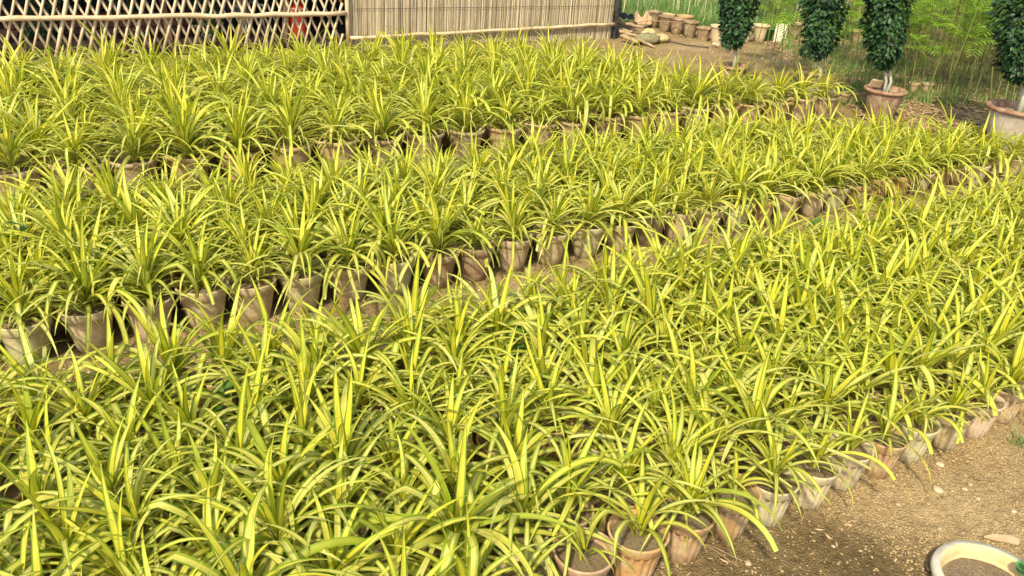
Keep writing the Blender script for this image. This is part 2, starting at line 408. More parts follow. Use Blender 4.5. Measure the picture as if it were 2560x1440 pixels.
# ------------------------------------------------------------------ clay pots (unit: rim diameter 1)
def pot_profile(h, kind):
    if kind == 'fluted':
        out = [(.0, 0), (.30, 0), (.325, .012), (.36, h * .30), (.395, h * .55), (.425, h * .74), (.43, h * .76), (.455, h * .79), (.485, h * .92), (.50, h * .97), (.498, h)]
    elif kind == 'plain':
        out = [(.0, 0), (.29, 0), (.31, .012), (.36, h * .3), (.405, h * .56), (.44, h * .755), (.447, h * .77), (.472, h * .785), (.485, h * .9), (.498, h * .97), (.495, h)]
    else:
        out = [(.0, 0), (.29, 0), (.31, .012), (.355, h * .33), (.405, h * .62), (.435, h * .82), (.455, h * .87), (.49, h * .895), (.503, h * .94), (.50, h * .985), (.49, h)]
    inn = [(.462, h * .995), (.445, h * .9), (.42, h * .72), (.0, h * .70)]
    return out + inn
def make_pot_geo(kind, h, r_):
    prof = pot_profile(h, kind)
    a1, a2, p1, p2 = r_.uniform(.004, .014), r_.uniform(.002, .008), r_.uniform(0, 6), r_.uniform(0, 6)
    nfl = 17
    def fl(q, j):
        w_ = a1 * math.cos(2 * q + p1) + a2 * math.cos(3 * q + p2)
        if kind == 'fluted' and 2 <= j <= 5: w_ += .075 * abs(math.cos(q * nfl / 2)) - .065
        return w_
    V, Fq = lathe(prof, 102 if kind == 'fluted' else 28, fl)
    V = [(x, y, z + (.006 * math.sin(2 * math.atan2(y, x) + p2) if z > h * .9 else 0)) for x, y, z in V]
    return np.array(V), Fq
POTS = {}
for kind, h in (('fluted', .95), ('plain', .90), ('large', .84)):
    L_ = []
    for _ in range(4):
        V, Fq = make_pot_geo(kind, h, rng)
        L_.append((V, Fq, mesh('pot', V, Fq, M['pot'])))
    POTS[kind] = (h, L_)
def soil_geo(r_):
    V, Fq = [(0, 0, .02)], []; S = 18
    for j, rr in enumerate((.2, .34, .45)):
        for k in range(S):
            q = 6.2832 * k / S
            V.append((rr * math.cos(q), rr * math.sin(q), r_.uniform(-.03, .045) if j < 2 else r_.uniform(-.015, .01)))
    for k in range(S): Fq.append((0, 1 + k, 1 + (k + 1) % S))
    for j in range(2):
        for k in range(S): Fq.append((1 + j * S + k, 1 + (j + 1) * S + k, 1 + (j + 1) * S + (k + 1) % S, 1 + j * S + (k + 1) % S))
    return V, Fq
SOIL = [soil_geo(rng) for _ in range(4)]; SOILM = [mesh('soil', v, f, M['soil']) for v, f in SOIL]
COL = {'pale grey': (.46, .375, .225), 'tan': (.43, .315, .165), 'orange': (.40, .24, .10), 'dull brown': (.30, .21, .115), 'cream': (.50, .41, .25), 'reddish brown': (.37, .245, .14)}

# ------------------------------------------------------------------ where the pots stand: three beds of parallel rows
plants = []
def bed(name, n0, step_n, rows, step_s, s0, s1, kind, Dm, Lf, nleaf):
    for k in range(rows):
        n = n0 + k * step_n
        s = s0(k) + (step_s * .5 if k % 2 else 0) * (.6)
        while s < s1(k):
            j = .012 if k == 0 else .02
            x, y = P(s + rng.uniform(-j, j), n + rng.uniform(-j, j))
            if in_view(x, y, .3, 260) and not (k and rng.random() < .02):
                plants.append(dict(bed=name, row=k, s=s, x=x, y=y, kind=kind, D=Dm * rng.uniform(.95, 1.05), L=Lf * rng.choice((.78, .9, .96, 1, 1, 1.04, 1.1, 1.16)) * rng.uniform(.95, 1.05), n=nleaf + rng.randint(-8, 6), rz=rng.uniform(0, 6.28)))
            s += step_s * rng.uniform(.96, 1.04)
bed('near', 1.26, .174, 8, .172, lambda k: -1.2, lambda k: 5.6, 'fluted', .158, .345, 32)
bed('middle', 3.12, .187, 6, .206, lambda k: -1.0, lambda k: (6.35, 6.0, 5.8, 5.5, 5.1, 4.7)[k], 'plain', .186, .365, 41)
bed('far', 4.74, .285, 8, .288, lambda k: -1.0, lambda k: (5.9, 5.2, 4.85, 4.65, 4.5, 4.4, 4.3, 4.2)[k], 'large', .27, .44, 60)
for p in plants:
    if p['bed'] == 'near' and p['row'] == 7: p['L'] *= 1.08
    if p['bed'] == 'far' and p['row'] > 4: p['L'] *= .94
    if p['bed'] == 'far' and p['s'] > 3.2: p['L'] *= 1 - .065 * (p['s'] - 3.2)
    if p['bed'] == 'middle': p['L'] *= 1.08 if p['row'] in (2, 3) and p['s'] < 1.5 else (.93 if p['row'] == 5 else 1)
    if p['bed'] == 'middle': p['D'] *= 1.06 - .035 * (p['s'] - 1)
    if p['bed'] == 'near': p['D'] *= 1.03 - .03 * (p['s'] - 1)
    if p['bed'] == 'near' and p['row'] == 0 and .85 < p['s'] < 1.2: p['weak'] = True
    p['score'] = p['L'] / zcam(p['x'], p['y'], .25) * (1 if in_view(p['x'], p['y'], .25, 60) else .2)
    if p['row'] == 0: p['score'] += 1
    if p['bed'] == 'near' and in_view(p['x'], p['y'], .25, 60): p['score'] += .5
order = sorted(range(len(plants)), key=lambda i: -plants[i]['score'])
single = set(order[:300])
ORD = 'first second third fourth fifth sixth seventh eighth ninth tenth eleventh twelfth thirteenth fourteenth fifteenth sixteenth seventeenth eighteenth nineteenth twentieth'.split()
ORD += ['twenty-' + w_ for w_ in ORD[:9]] + ['thirtieth'] + ['thirty-' + w_ for w_ in ORD[:9]] + ['fortieth'] + ['forty-' + w_ for w_ in ORD[:9]]
count = {}
import collections
off = collections.defaultdict(int)
for p in sorted(plants, key=lambda q: q['s']):
    if in_view(p['x'], p['y'], .15, 15):
        k_ = (p['bed'], p['row']); p['ord'] = count[k_] = count.get(k_, -1) + 1
palette = {'fluted': ['tan', 'pale grey', 'reddish brown', 'tan', 'orange', 'cream'], 'plain': ['pale grey', 'cream', 'tan', 'orange', 'pale grey', 'dull brown'], 'large': ['tan', 'orange', 'tan', 'reddish brown', 'dull brown']}
BIG = [recipe(rng, 1.0, 50) for _ in range(14)]
FOL = [foliage_mesh(b_) for b_ in BIG]
massL, massP, massS = [], [], []
n_leaf_obj = 0
for i, p in enumerate(plants):
    h = POTS[p['kind']][0] * p['D']; kind = p['kind']
    vi = rng.randrange(4); cn = palette[kind][rng.randrange(len(palette[kind]))]
    col = tuple(c * rng.uniform(.9, 1.1) for c in COL[cn])
    p['z'] = gz(p['x'], p['y']) * .3 - .004
    zs = h * .86 if p.get('weak') is None else h * .80
    if i in single:
        t = empty('potted_plant', (p['x'], p['y'], p['z']), p['rz'])
        c = p.get('ord')
        nm_ = {'near': 'near', 'middle': 'middle', 'far': 'far'}[p['bed']]
        if c is not None and p['row'] == 0:
            lab = {'near': f"{cn} fluted pot of striped leaves, {ORD[c]} up the near bed's path edge",
                   'middle': f"plain {cn} pot of striped leaves, {ORD[c]} from left in middle bed's front row",
                   'far': f"large {cn} pot of striped leaves, {ORD[c]} from left in far bed's front row"}[p['bed']]
        elif c is not None:
            lab = f"striped plant in the {nm_} bed, {ORD[p['row']]} row from its front, {ORD[c]} from the left"
        else:
            lab = f"striped plant in the {nm_} bed's {ORD[p['row']]} row, {ORD[off[p['bed'], p['row']]]} beyond the picture's edge"; off[p['bed'], p['row']] += 1
        tag(t, lab, 'potted plant', f"{'front row' if p['row'] == 0 else ORD[p['row']] + ' row'} of striped plants in the {nm_} bed")
        po = obj('pot', POTS[kind][1][vi][2], t, sca=(p['D'],) * 3); po.color = (*col, 1)
        obj('soil', SOILM[vi], t, loc=(0, 0, zs), sca=(p['D'] * .98,) * 3)
        big_leaf = p['bed'] == 'near' or p['row'] == 0 or (p['bed'] == 'middle' and p['row'] == 1)
        if big_leaf:
            n = 9 if p.get('weak') else p['n']
            for k, m in recipe(rng, p['L'] * (.72 if p.get('weak') else (.84 if p['row'] == 0 and p['bed'] == 'near' else 1)), n if p['row'] or p.get('weak') or p['bed'] != 'near' else n - 10, 0 if p['row'] == 0 and p['bed'] == 'near' else 1):
                o = bpy.data.objects.new('leaf', POOL[k][5]); o.parent = t
                o.matrix_basis = Matrix.Translation((0, 0, zs)) @ m
                sc.collection.objects.link(o); n_leaf_obj += 1
        else:
            fm = rng.randrange(14)
            obj('foliage', FOL[fm], t, loc=(0, 0, zs), rot=(0, 0, rng.uniform(0, 6.28)), sca=(p['L'], p['L'], p['L'] * rng.uniform(.92, 1.1)))
    else:
        T = Matrix.Translation((p['x'], p['y'], p['z'])) @ Matrix.Rotation(p['rz'], 4, 'Z')
        T2 = T @ Matrix.Translation((0, 0, zs))
        for k, m in recipe(rng, p['L'], p['n']): massL.append((k, T2 @ m))
        massP.append((POTS[kind][1][vi], T @ Matrix.Scale(p['D'], 4), col)); massS.append((SOIL[vi], T2 @ Matrix.Scale(p['D'] * .98, 4)))
print('plants', len(plants), 'leaf objects', n_leaf_obj, 'mass', len(massP))
if massP:
    mt = empty('potted_plant_mass', (*P(3, 4.5), 0)); tag(mt, 'dense mass of striped plants in pots filling the back rows of the beds', 'potted plants', kind='stuff')
    inv = Matrix.Translation(mt.location).inverted()
    V, Fq, UV, rn, ag = merge_leaves([(k, inv @ m) for k, m in massL])
    tag(obj('foliage', mesh('foliage', V, Fq, M['leaf'], True, {'rnd': rn, 'age': ag}, UV), mt), kind='stuff')
    Vs, Fs, Cs, b_ = [], [], [], 0
    for (pv, pf, _), T, col in massP:
        mm = np.array(inv @ T); Vs.append(pv @ mm[:3, :3].T + mm[:3, 3]); Fs += [tuple(q + b_ for q in f) for f in pf]; b_ += len(pv)
        Cs.append(np.tile(np.array([*col, 1.]), (len(pv), 1)))
    tag(obj('pot', mesh('pots', np.concatenate(Vs), Fs, M['pot_mass'], True, {'pot_colour': np.concatenate(Cs)}), mt), kind='stuff')
    Vs, Fs, b_ = [], [], 0
    for (pv, pf), T in massS:
        mm = np.array(inv @ T); Vs.append(np.array(pv) @ mm[:3, :3].T + mm[:3, 3]); Fs += [tuple(q + b_ for q in f) for f in pf]; b_ += len(pv)
    tag(obj('soil', mesh('soils', np.concatenate(Vs), Fs, M['soil']), mt), kind='stuff')

# ------------------------------------------------------------------ bamboo lattice fence
FN = 8.5
def on(s, n, z): x, y = P(s, n); return (x, y, z)
def rel(pts, o): return [tuple(np.array(q) - np.array(o)) for q in pts]
fo = on(1.4, FN, 0)
lat = tag(empty('lattice_fence', fo), 'diamond lattice fence of pale split bamboo behind the far bed', 'fence')
def slat(s_top, s_bot, z_top, z_bot, n, wd):
    a = np.array(on(s_bot, n, z_bot)); b_ = np.array(on(s_top, n, z_top)); K = 5
    dv = (b_ - a); u_ = dv / np.linalg.norm(dv); nn = np.array([-DY, DX, 0]); side = np.cross(u_, nn)
    V = []; bow = rng.uniform(-.012, .012)
    for i in range(K + 1):
        t = i / K; c = a + dv * t + side * (bow * math.sin(3.14 * t) + rng.uniform(-.002, .002)); w_ = wd * (1 + .08 * math.sin(7 * t + a[0] * 9))
        for (p_, q_) in ((-.5, 0), (0, -.2), (.5, 0), (0, .1)):
            V.append(c + side * w_ * p_ + nn * w_ * q_)
    Fq = [(i * 4 + k, i * 4 + (k + 1) % 4, (i + 1) * 4 + (k + 1) % 4, (i + 1) * 4 + k) for i in range(K) for k in range(4)] + [(0, 3, 2, 1), (K * 4, K * 4 + 1, K * 4 + 2, K * 4 + 3)]
    return rel(V, fo), Fq
s_ = -1.05
while s_ < 3.35:                                    # steep slats leaning right
    z1, z0_ = 1.35, .02; f = .33
    f += rng.uniform(-.03, .03); sb, st = s_ + f * (z0_ - .36), s_ + f * (z1 - .36)
    if st > 2.93: z1 = .36 + (2.93 - s_) / f; st = 2.93
    if z1 > .1 and sb < 2.93: obj('slat', mesh('slat', *slat(st, sb, z1, z0_, FN - .008, rng.uniform(.020, .036)), M['bamboo']), lat)
    s_ += .0935 * rng.uniform(.85, 1.15)
s_ = -1.0
while s_ < 3.9:                                     # flatter slats leaning left
    z1, z0_ = 1.35, .02; f = -.46
    sb, st = s_ + f * (z0_ - .36), s_ + f * (z1 - .36)
    if sb > 2.93: z0_ = .36 + (2.93 - s_) / f; sb = 2.93
    if st < 2.9 and z0_ < 1.3: obj('slat', mesh('slat', *slat(st, sb, z1, z0_, FN + .008, rng.uniform(.022, .033)), M['bamboo']), lat)
    s_ += .0925 * rng.uniform(.85, 1.15)
def wob(s0, z0_, s1, z1, n, K, a=.006):
    return [on(s0 + (s1 - s0) * i / K, n, z0_ + (z1 - z0_) * i / K + rng.uniform(-a, a)) for i in range(K + 1)]
def knots(K, r_): return [r_ * (1.16 if i % 2 == 0 else .97) * (1.0 + rng.uniform(-.04, .04)) for i in range(K + 1)]
for z in (.362, .95):
    v, f = tube_np(rel(wob(-1.1, z, 2.95, z + .002, FN - .04, 22, .009), fo), knots(22, .021), 10)
    obj('rail', mesh('rail', v, f, M['pole']), lat)
v, f = tube_np(rel([on(2.985, FN - .01, 0), on(2.98, FN - .01, .5), on(2.985, FN - .012, 1.0), on(2.99, FN, 1.5)], fo), .024, 10)
obj('post', mesh('post', v, f, M['pole']), lat)
v, f = tube_np(rel([on(-1.1, FN, 0), on(-1.1, FN, 1.5)], fo), .03, 10); obj('post', mesh('post', v, f, M['pole']), lat)

# ------------------------------------------------------------------ reed mat screen
mo = on(4.7, FN, 0)
matf = tag(empty('reed_mat_fence', mo), 'upright mat of thin dry reeds closing the yard beside the lattice', 'fence')
Vs, Fs, rn, b_ = [], [], [], 0
s_ = 3.02
while s_ < 6.40:
    w_ = rng.uniform(.006, .0125); lay = rng.choice((0, 0, .009)); ln = rng.uniform(-.012, .012); z0_ = rng.uniform(-.02, .02) if s_ < 6.2 else 0
    ht = 1.5 + rng.uniform(-.05, .05); n = FN + .01 + lay + rng.uniform(-.003, .003)
    K = 4
    for i in range(K + 1):
        t = i / K; cs = s_ + ln * t + rng.uniform(-.0015, .0015)
        for a_, d in ((-.5, 0), (0, -.5), (.5, 0)): Vs.append(np.array(on(cs + a_ * w_, n + d * w_, z0_ + ht * t)) - np.array(mo))
    Fs += [(b_ + i * 3 + k, b_ + i * 3 + k + 1, b_ + i * 3 + k + 4, b_ + i * 3 + k + 3) for i in range(K) for k in range(2)]
    rn += [rng.random()] * (3 * (K + 1)); b_ += 3 * (K + 1); s_ += w_ * .86
tag(obj('reed', mesh('reeds', np.array(Vs), np.array(Fs), M['reed'], False, {'rnd': np.array(rn)}), matf), kind='stuff')
v, f = join([(rel([on(3.02, FN + .035, .0), on(6.40, FN + .035, .0), on(6.40, FN + .035, 1.45), on(3.02, FN + .035, 1.45)], mo), [(0, 1, 2, 3)]),
             (rel([on(3.02, FN + .045, .0), on(6.40, FN + .045, .0), on(6.40, FN + .045, 1.45), on(3.02, FN + .045, 1.45)], mo), [(3, 2, 1, 0)])])
obj('backing', mesh('backing', v, f, M['reed'], False), matf)
v, f = tube_np(rel(wob(3.0, .115, 6.40, .19, FN - .03, 18, .006), mo), knots(18, .0165), 10); obj('pole', mesh('pole', v, f, M['pole']), matf)
v, f = tube_np(rel(wob(3.0, 1.2, 6.40, 1.22, FN - .03, 18, .006), mo), knots(18, .0165), 10); obj('pole', mesh('pole', v, f, M['pole']), matf)
v, f = tube_np(rel(wob(3.05, .405, 6.38, .40, FN - .008, 30, .003), mo), .0022, 5); obj('wire', mesh('wire', v, f, M['black_sheet']), matf)
for s_ in (3.6, 4.35, 5.1, 5.75, 6.36):
    z = .115 + (s_ - 3) / 3.4 * .075
    v, f = tube_np(rel([on(s_ + .018 * math.cos(q), FN - .03 + .0, z) if 0 else on(s_, FN - .03 + .021 * math.cos(q), z + .021 * math.sin(q)) for q in np.linspace(0, 6.283, 9)], mo), .0035, 5, False)
    obj('tie', mesh('tie', v, f, M['sack']), matf)
# dark netted post at the end of the mat
no = on(6.46, FN + .02, 0)
net = tag(empty('corner_post', no), 'dark post wrapped in black shade net at the end of the reed mat', 'post')
v, f = tube_np([(0, 0, 0), (0, 0, .7), (.01, 0, 1.5)], .022, 10); obj('core', mesh('core', v, f, M['log']), net)
pr = [(.034 + rng.uniform(-.008, .012), z) for z in np.linspace(.0, 1.45, 26)]
v, f = lathe(pr, 14, lambda q, j: .25 * math.sin(3 * q + j * 1.3)); obj('net_wrap', mesh('net_wrap', v, f, M['black_sheet']), net)

# ------------------------------------------------------------------ the shaded yard behind the lattice
def slab(s0, s1, n0, n1, z0_, z1):
    c = [on(s, n, z) for s in (s0, s1) for n in (n0, n1) for z in (z0_, z1)]
    return c, [(0, 1, 3, 2), (4, 6, 7, 5), (0, 4, 5, 1), (2, 3, 7, 6), (0, 2, 6, 4), (1, 5, 7, 3)]
v, f = slab(-2.6, 6.3, FN + .10, 13.5, 1.22, 1.30); tag(obj('added_shade_roof', mesh('added_shade_roof', v, f, M['added_shade_roof'], False)), 'unseen low thatched roof added to shade the yard behind the lattice fence', 'roof')  # roof out of view, added low to keep sun off the yard
v, f = slab(-2.6, 6.3, 10.6, 10.66, 0, 1.2); tag(obj('added_dark_wall', mesh('added_dark_wall', v, f, M['navy'], False)), 'dark wall added for the shade closing the yard behind the lattice', 'wall')  # near-black sheet stands in for the deep shade at the back
v, f = slab(-2.6, 6.3, FN + .06, 10.6, -.02, .012); tag(obj('shade_dark_floor', mesh('shade_dark_floor', v, f, M['mortar_shade_floor'], False)), kind='structure')  # floor coloured dark in place of shade where sun still reaches
wo = on(1.0, 9.75, 0)
bw = tag(empty('brick_ledge', wo, A), 'low dusty ledge of loose reddish bricks behind the lattice fence', 'wall')
v, f = box(0, .07, .10, 2.36, .10, .19); obj('core', mesh('core', v, f, M['mortar_shade_floor'], False), bw)
bm_ = box(0, 0, 0, 1, 1, 1); brm = mesh('brick', *bm_, M['brick'], False)
for c in range(3):
    for k in range(10):
        o = obj('brick', brm, bw, loc=(-1.12 + k * .236 + (.118 if c % 2 else 0) + rng.uniform(-.006, .006), rng.uniform(-.012, .012), .034 + c * .070), rot=(0, 0, rng.uniform(-.04, .04)), sca=(.222, .11, .060))
def cloud_leaves(name, n, fn, size, m, fold=.3, asp=.55):
    """n small folded leaves; fn gives (position, outward direction)"""
    Vs = np.zeros((n, 4, 3)); rn = np.zeros(n)
    for i in range(n):
        p_, d_ = fn(); d_ = np.array(d_) / (np.linalg.norm(d_) + 1e-9)
        r3 = np.array([rng.gauss(0, 1), rng.gauss(0, 1), rng.gauss(0, 1)]); ax_ = d_ * .8 + r3 * .45 + np.array([0, 0, -.55])
        ax_ /= np.linalg.norm(ax_); sd = np.cross(ax_, d_ + r3 * .2); sd /= np.linalg.norm(sd) + 1e-9; nn = np.cross(sd, ax_)
        L_ = size * rng.uniform(.7, 1.25); w_ = L_ * asp
        p_ = np.array(p_)
        Vs[i] = [p_, p_ + ax_ * L_ * .5 + sd * w_ * .5 + nn * fold * w_ * .5, p_ + ax_ * L_, p_ + ax_ * L_ * .5 - sd * w_ * .5 + nn * fold * w_ * .5]
        rn[i] = rng.random()
    V = Vs.reshape(-1, 3); b_ = np.arange(n) * 4
    Fq = np.concatenate([np.stack([b_, b_ + 1, b_ + 2], 1), np.stack([b_, b_ + 2, b_ + 3], 1)])
    return mesh(name, V, Fq, m, False, {'rnd': np.repeat(rn, 4)})
def blob(rx, ry, rz_, lump=.25):
    ph = [rng.uniform(0, 6) for _ in range(6)]
    def g():
        z = rng.uniform(-1, 1); q = rng.uniform(0, 6.2832); h = math.sqrt(1 - z * z)
        d = (h * math.cos(q), h * math.sin(q), z)
        k = (1 + lump * math.sin(3 * q + ph[0] + 2 * z) * math.cos(4 * z + ph[1])) * rng.uniform(.62, 1.0) ** .5
        return (d[0] * rx * k, d[1] * ry * k, d[2] * rz_ * k), d
    return g
for s_, n_, rx, ht, lab in ((1.72, 9.35, .2, .42, 'bushy creeper with small pale leaves in the middle of the lattice yard'), (.2, 9.7, .2, .22, 'low dark shrub behind the left end of the lattice'),
                            (1.06, 10.1, .25, .45, 'dark leafy shrub behind the brick ledge in the lattice yard'), (.35, 10.4, .25, .5, 'tall shadowed shrub at the back left of the lattice yard')):
    t = tag(empty('shrub', on(s_, n_, 0)), lab, 'shrub', 'shrubs growing in the shaded yard behind the lattice')
    v, f = tube_np([(0, 0, 0), (.02, .01, ht * .5), (0, .02, ht)], [.015, .01, .006], 6); obj('stem', mesh('stem', v, f, M['log']), t)
    o = obj('foliage', cloud_leaves('shrub_leaves', 1100, blob(rx, rx * .8, ht * .5), .04, M['shade_bush']), t, loc=(0, 0, ht * .52))
# red drum
t = tag(empty('plastic_drum', on(2.665, 9.2, 0)), 'red plastic drum with a pale ring standing behind the lattice', 'drum')
v, f = lathe([(0, 0), (.085, 0), (.10, .012), (.105, .05), (.100, .10), (.105, .15), (.100, .2), (.105, .25), (.103, .31), (.09, .335), (.045, .345), (.045, .37), (0, .37)], 26); obj('body', mesh('body', v, f, M['red']), t)
v, f = tube_np([(.106 * math.cos(q), .106 * math.sin(q), .315) for q in np.linspace(0, 6.2832, 25)], .006, 6, False); obj('ring', mesh('ring', v, f, M['white_plastic']), t)
v, f = tube_np([(-.05, 0, .335), (-.045, 0, .38), (0, 0, .395), (.045, 0, .38), (.05, 0, .335)], .008, 6); obj('handle', mesh('handle', v, f, M['red']), t)
# white chair lying low
t = tag(empty('garden_chair', on(2.18, 9.45, 0), A + .5), 'dusty white plastic garden chair behind the lattice fence', 'chair')
v, f = box(0, 0, .20, .27, .25, .02); obj('seat', mesh('seat', v, f, M['white_plastic'], False), t)
for a_ in (-1, 1):
    for b2 in (-1, 1):
        v, f = tube_np([(a_ * .14, b2 * .13, 0), (a_ * .115, b2 * .11, .2)], [.014, .011], 8); obj('leg', mesh('leg', v, f, M['white_plastic']), t)
    v, f = tube_np([(a_ * .13, -.11, .2), (a_ * .15, -.10, .31), (a_ * .15, .10, .33), (a_ * .125, .12, .2)], .012, 8); obj('arm', mesh('arm', v, f, M['white_plastic']), t)
for k in range(5):
    v, f = box((k - 2) * .05, .125, .32, .028, .014, .24); obj('back_slat', mesh('back_slat', v, f, M['white_plastic'], False), t)
v, f = box(0, .125, .445, .26, .02, .03); obj('back_rail', mesh('back_rail', v, f, M['white_plastic'], False), t)
for s_, n_, ln, lab in ((1.33, 9.2, .05, 'reddish brown plank propped upright behind the lattice centre'), (2.02, 9.15, -.16, 'tan plank leaning behind the lattice beside the white chair'), (2.48, 9.1, -.1, 'yellowish plank leaning beside the red drum')):
    t = tag(empty('plank', on(s_, n_, 0), A), lab, 'plank', 'planks leaning behind the lattice')
    v, f = box(0, 0, .55, .055, .02, 1.1); o = obj('board', mesh('board', v, f, M['brown_wood'] if ln > 0 else M['log'], False), t, rot=(-.08, ln * -1.2, 0))
# dark drape
V = []; 
for i in range(9):
    for j in range(7): V.append((-.11 + .22 * j / 6, .03 * math.sin(j * 2.1 + i * .4) + .02 * i / 8, .02 + .9 * i / 8))
Fq = [(i * 7 + j, i * 7 + j + 1, (i + 1) * 7 + j + 1, (i + 1) * 7 + j) for i in range(8) for j in range(6)]
me = mesh('tarp', V, Fq, M['navy']); o = obj('tarpaulin', me, None, on(1.93, 9.35, 0), (0, 0, A)); tag(o, 'dark blue-black tarpaulin hanging in folds behind the lattice', 'tarpaulin')
md = o.modifiers.new('t', 'SOLIDIFY'); md.thickness = .006

# ------------------------------------------------------------------ topiary trees in big clay pots
def big_pot(parent, Dm, h, m, rimm):
    V, Fq = lathe([(0, 0), (.29, 0), (.31, .02), (.37, h * .38), (.42, h * .68), (.445, h * .86), (.45, h * .88)], 40); o = obj('pot', mesh('pot', V, Fq, m), parent, sca=(Dm,) * 3)
    o.color = (.22, .13, .085, 1)
    V, Fq = lathe([(.45, h * .875), (.485, h * .89), (.505, h * .93), (.505, h * .97), (.485, h), (.45, h * .995), (.43, h * .93), (.41, h * .75), (0, h * .73)], 40); o2 = obj('rim', mesh('rim', V, Fq, rimm), parent, sca=(Dm,) * 3)
    o2.color = (.25, .13, .08, 1)
    obj('soil', SOILM[0], parent, loc=(0, 0, h * Dm * .84), sca=(Dm * .9,) * 3)
TR = [((1.965, 8.03), .285, .27, .30, .16, .56, 'dark clipped tree in a brown pot at the edge of the bare dirt', (0, 0), 'pot', False),
      ((2.64, 7.58), .33, .27, .33, .16, .56, 'dark clipped tree with a low drooping side tuft behind the stained red-rimmed pot', (0, 0), 'cement_pot', False),
      ((3.185, 7.40), .365, .27, .31, .172, .56, 'rounded dark clipped tree on two thin pale stems in a reddish brown pot', (0, 0), 'pot', True),
      ((4.02, 6.75), .50, .33, .33, .235, .62, 'dark clipped tree in the biggest pale cement-washed pot by the right edge', (0, 0), 'cement_pot', False)]
for (x, y), Dm, h, ct, cr, chh, lab, ln, pm, twin in TR:
    t = tag(empty('topiary_tree', (x, y, gz(x, y) - .01)), lab, 'tree', 'clipped topiary trees in big clay pots')
    big_pot(t, Dm, h / Dm, M[pm], M['pot'])
    zb = h * .85; top = zb + .06 + ct - .0; lean = {285: -.10, 330: -.14, 365: -.22, 500: -.21}[round(Dm * 1000)]
    for q in ((-.02, .025) if twin else (0,)):
        v, f = tube_np([(q * .3, 0, zb - .02), (q + .006, .004, zb + .1), (q * .8 - .004 + lean * (ct + .02), 0, zb + ct), (lean * (ct + .6), 0, zb + ct + .6)], [.017, .013, .012, .006] if x < 4 else [.028, .022, .02, .01], 10)
        obj('trunk', mesh('trunk', v, f, M['bark']), t)
    cz = zb + ct + chh - .07
    ph = [rng.uniform(0, 6) for _ in range(8)]
    def g(cr=cr, chh=chh, ph=ph, lean=lean, ct=ct):
        z = rng.uniform(-1, 1); q = rng.uniform(0, 6.2832); h_ = (1 - abs(z) ** 3.0) ** .55
        lump = 1 + .17 * math.sin(3 * q + ph[0] + 5 * z) + .11 * math.sin(5 * q + ph[1] - 7 * z) + .07 * math.sin(9 * z + ph[2])
        k = rng.uniform(.55, 1.0) ** .45 * lump
        return (cr * h_ * k * math.cos(q) + lean * (z * chh + chh + ct), cr * h_ * k * math.sin(q), z * chh + rng.uniform(-.03, .03)), (math.cos(q), math.sin(q), .3 * z)
    obj('crown', cloud_leaves('crown', 3000 if x < 4 else 3800, g, .050, M['ficus'], .3, .6), t, loc=(0, 0, cz))
    v, f = lathe([(0, -chh * .92)] + [(cr * .62 * (1 - abs(z_) ** 2.6) ** .5, z_ * chh * .94) for z_ in np.linspace(-.95, .95, 12)] + [(0, chh * .92)], 14)
    obj('branches', cloud_leaves('inner', 900, blob(cr * .5, cr * .5, chh * .8), .05, M['ficus']), t, loc=(lean * (chh + ct), 0, cz))
    if abs(x - 1.965) < .01 or abs(x - 2.64) < .01:
        obj('low_tuft', cloud_leaves('tuft', 260, blob(.065, .06, .06), .04, M['ficus']), t, loc=(lean * ct - (.10 if x > 2.2 else .06), -.02, zb + ct - .03))
# brown board scrap lying in the third tree's pot
v, f = box(0, 0, 0, .11, .02, .07); tag(obj('board_scrap', mesh('board_scrap', v, f, M['sack'], False), None, (3.11, 7.45, .285), (.5, .1, .2)), 'tan scrap of board leaning inside the third tree pot', 'board')

# ------------------------------------------------------------------ empty terracotta pots by the grass
EP = [(1.66, 11.62, .215, 'dull brown'), (1.80, 11.44, .215, 'dull brown'), (1.93, 11.26, .215, 'reddish brown'), (2.07, 11.08, .215, 'dull brown'), (2.22, 10.93, .205, 'reddish brown'), (2.385, 10.80, .245, 'cream'),
      (2.58, 11.04, .23, 'tan'), (2.80, 11.12, .21, 'cream'), (3.03, 11.26, .22, 'cream'), (3.54, 11.5, .22, 'dull brown'), (4.37, 11.42, .2, 'reddish brown'), (1.86, 11.74, .21, 'tan'), (2.06, 11.52, .23, 'orange')]
ELAB = ['brown empty pot beside the torn sack at the row end', 'narrow brown empty pot second from the torn sack', 'wide reddish empty pot third from the torn sack', 'dark empty pot fourth from the torn sack', 'reddish brown empty pot touching the big cream one',
        'big cream empty pot standing clear of the dark row', 'tan empty pot half hidden by the first clipped tree', 'cream empty pot peeping out behind the first clipped tree', 'cream empty pot right of the first clipped tree', 'dark brown empty pot right of the white slab',
        'reddish empty pot among the saplings between second and third clipped trees', 'tan empty pot in the second line near the torn sack', 'orange-rimmed empty pot in the second line against the grass']
for (x, y, Dm, cn), lab in zip(EP, ELAB):
    t = tag(empty('empty_pot', (x, y, gz(x, y) - .01), rng.uniform(0, 6)), lab, 'pot', 'empty clay pots lined up before the grass')
    o = obj('pot', POTS['large'][1][rng.randrange(4)][2], t, sca=(Dm, Dm, Dm * 1.18)); o.color = (*([c_ * .62 for c_ in COL[cn]] if 'brown' in cn else COL[cn]), 1)
    obj('soil', SOILM[rng.randrange(4)], t, loc=(0, 0, Dm * .6), sca=(Dm * .8,) * 3)
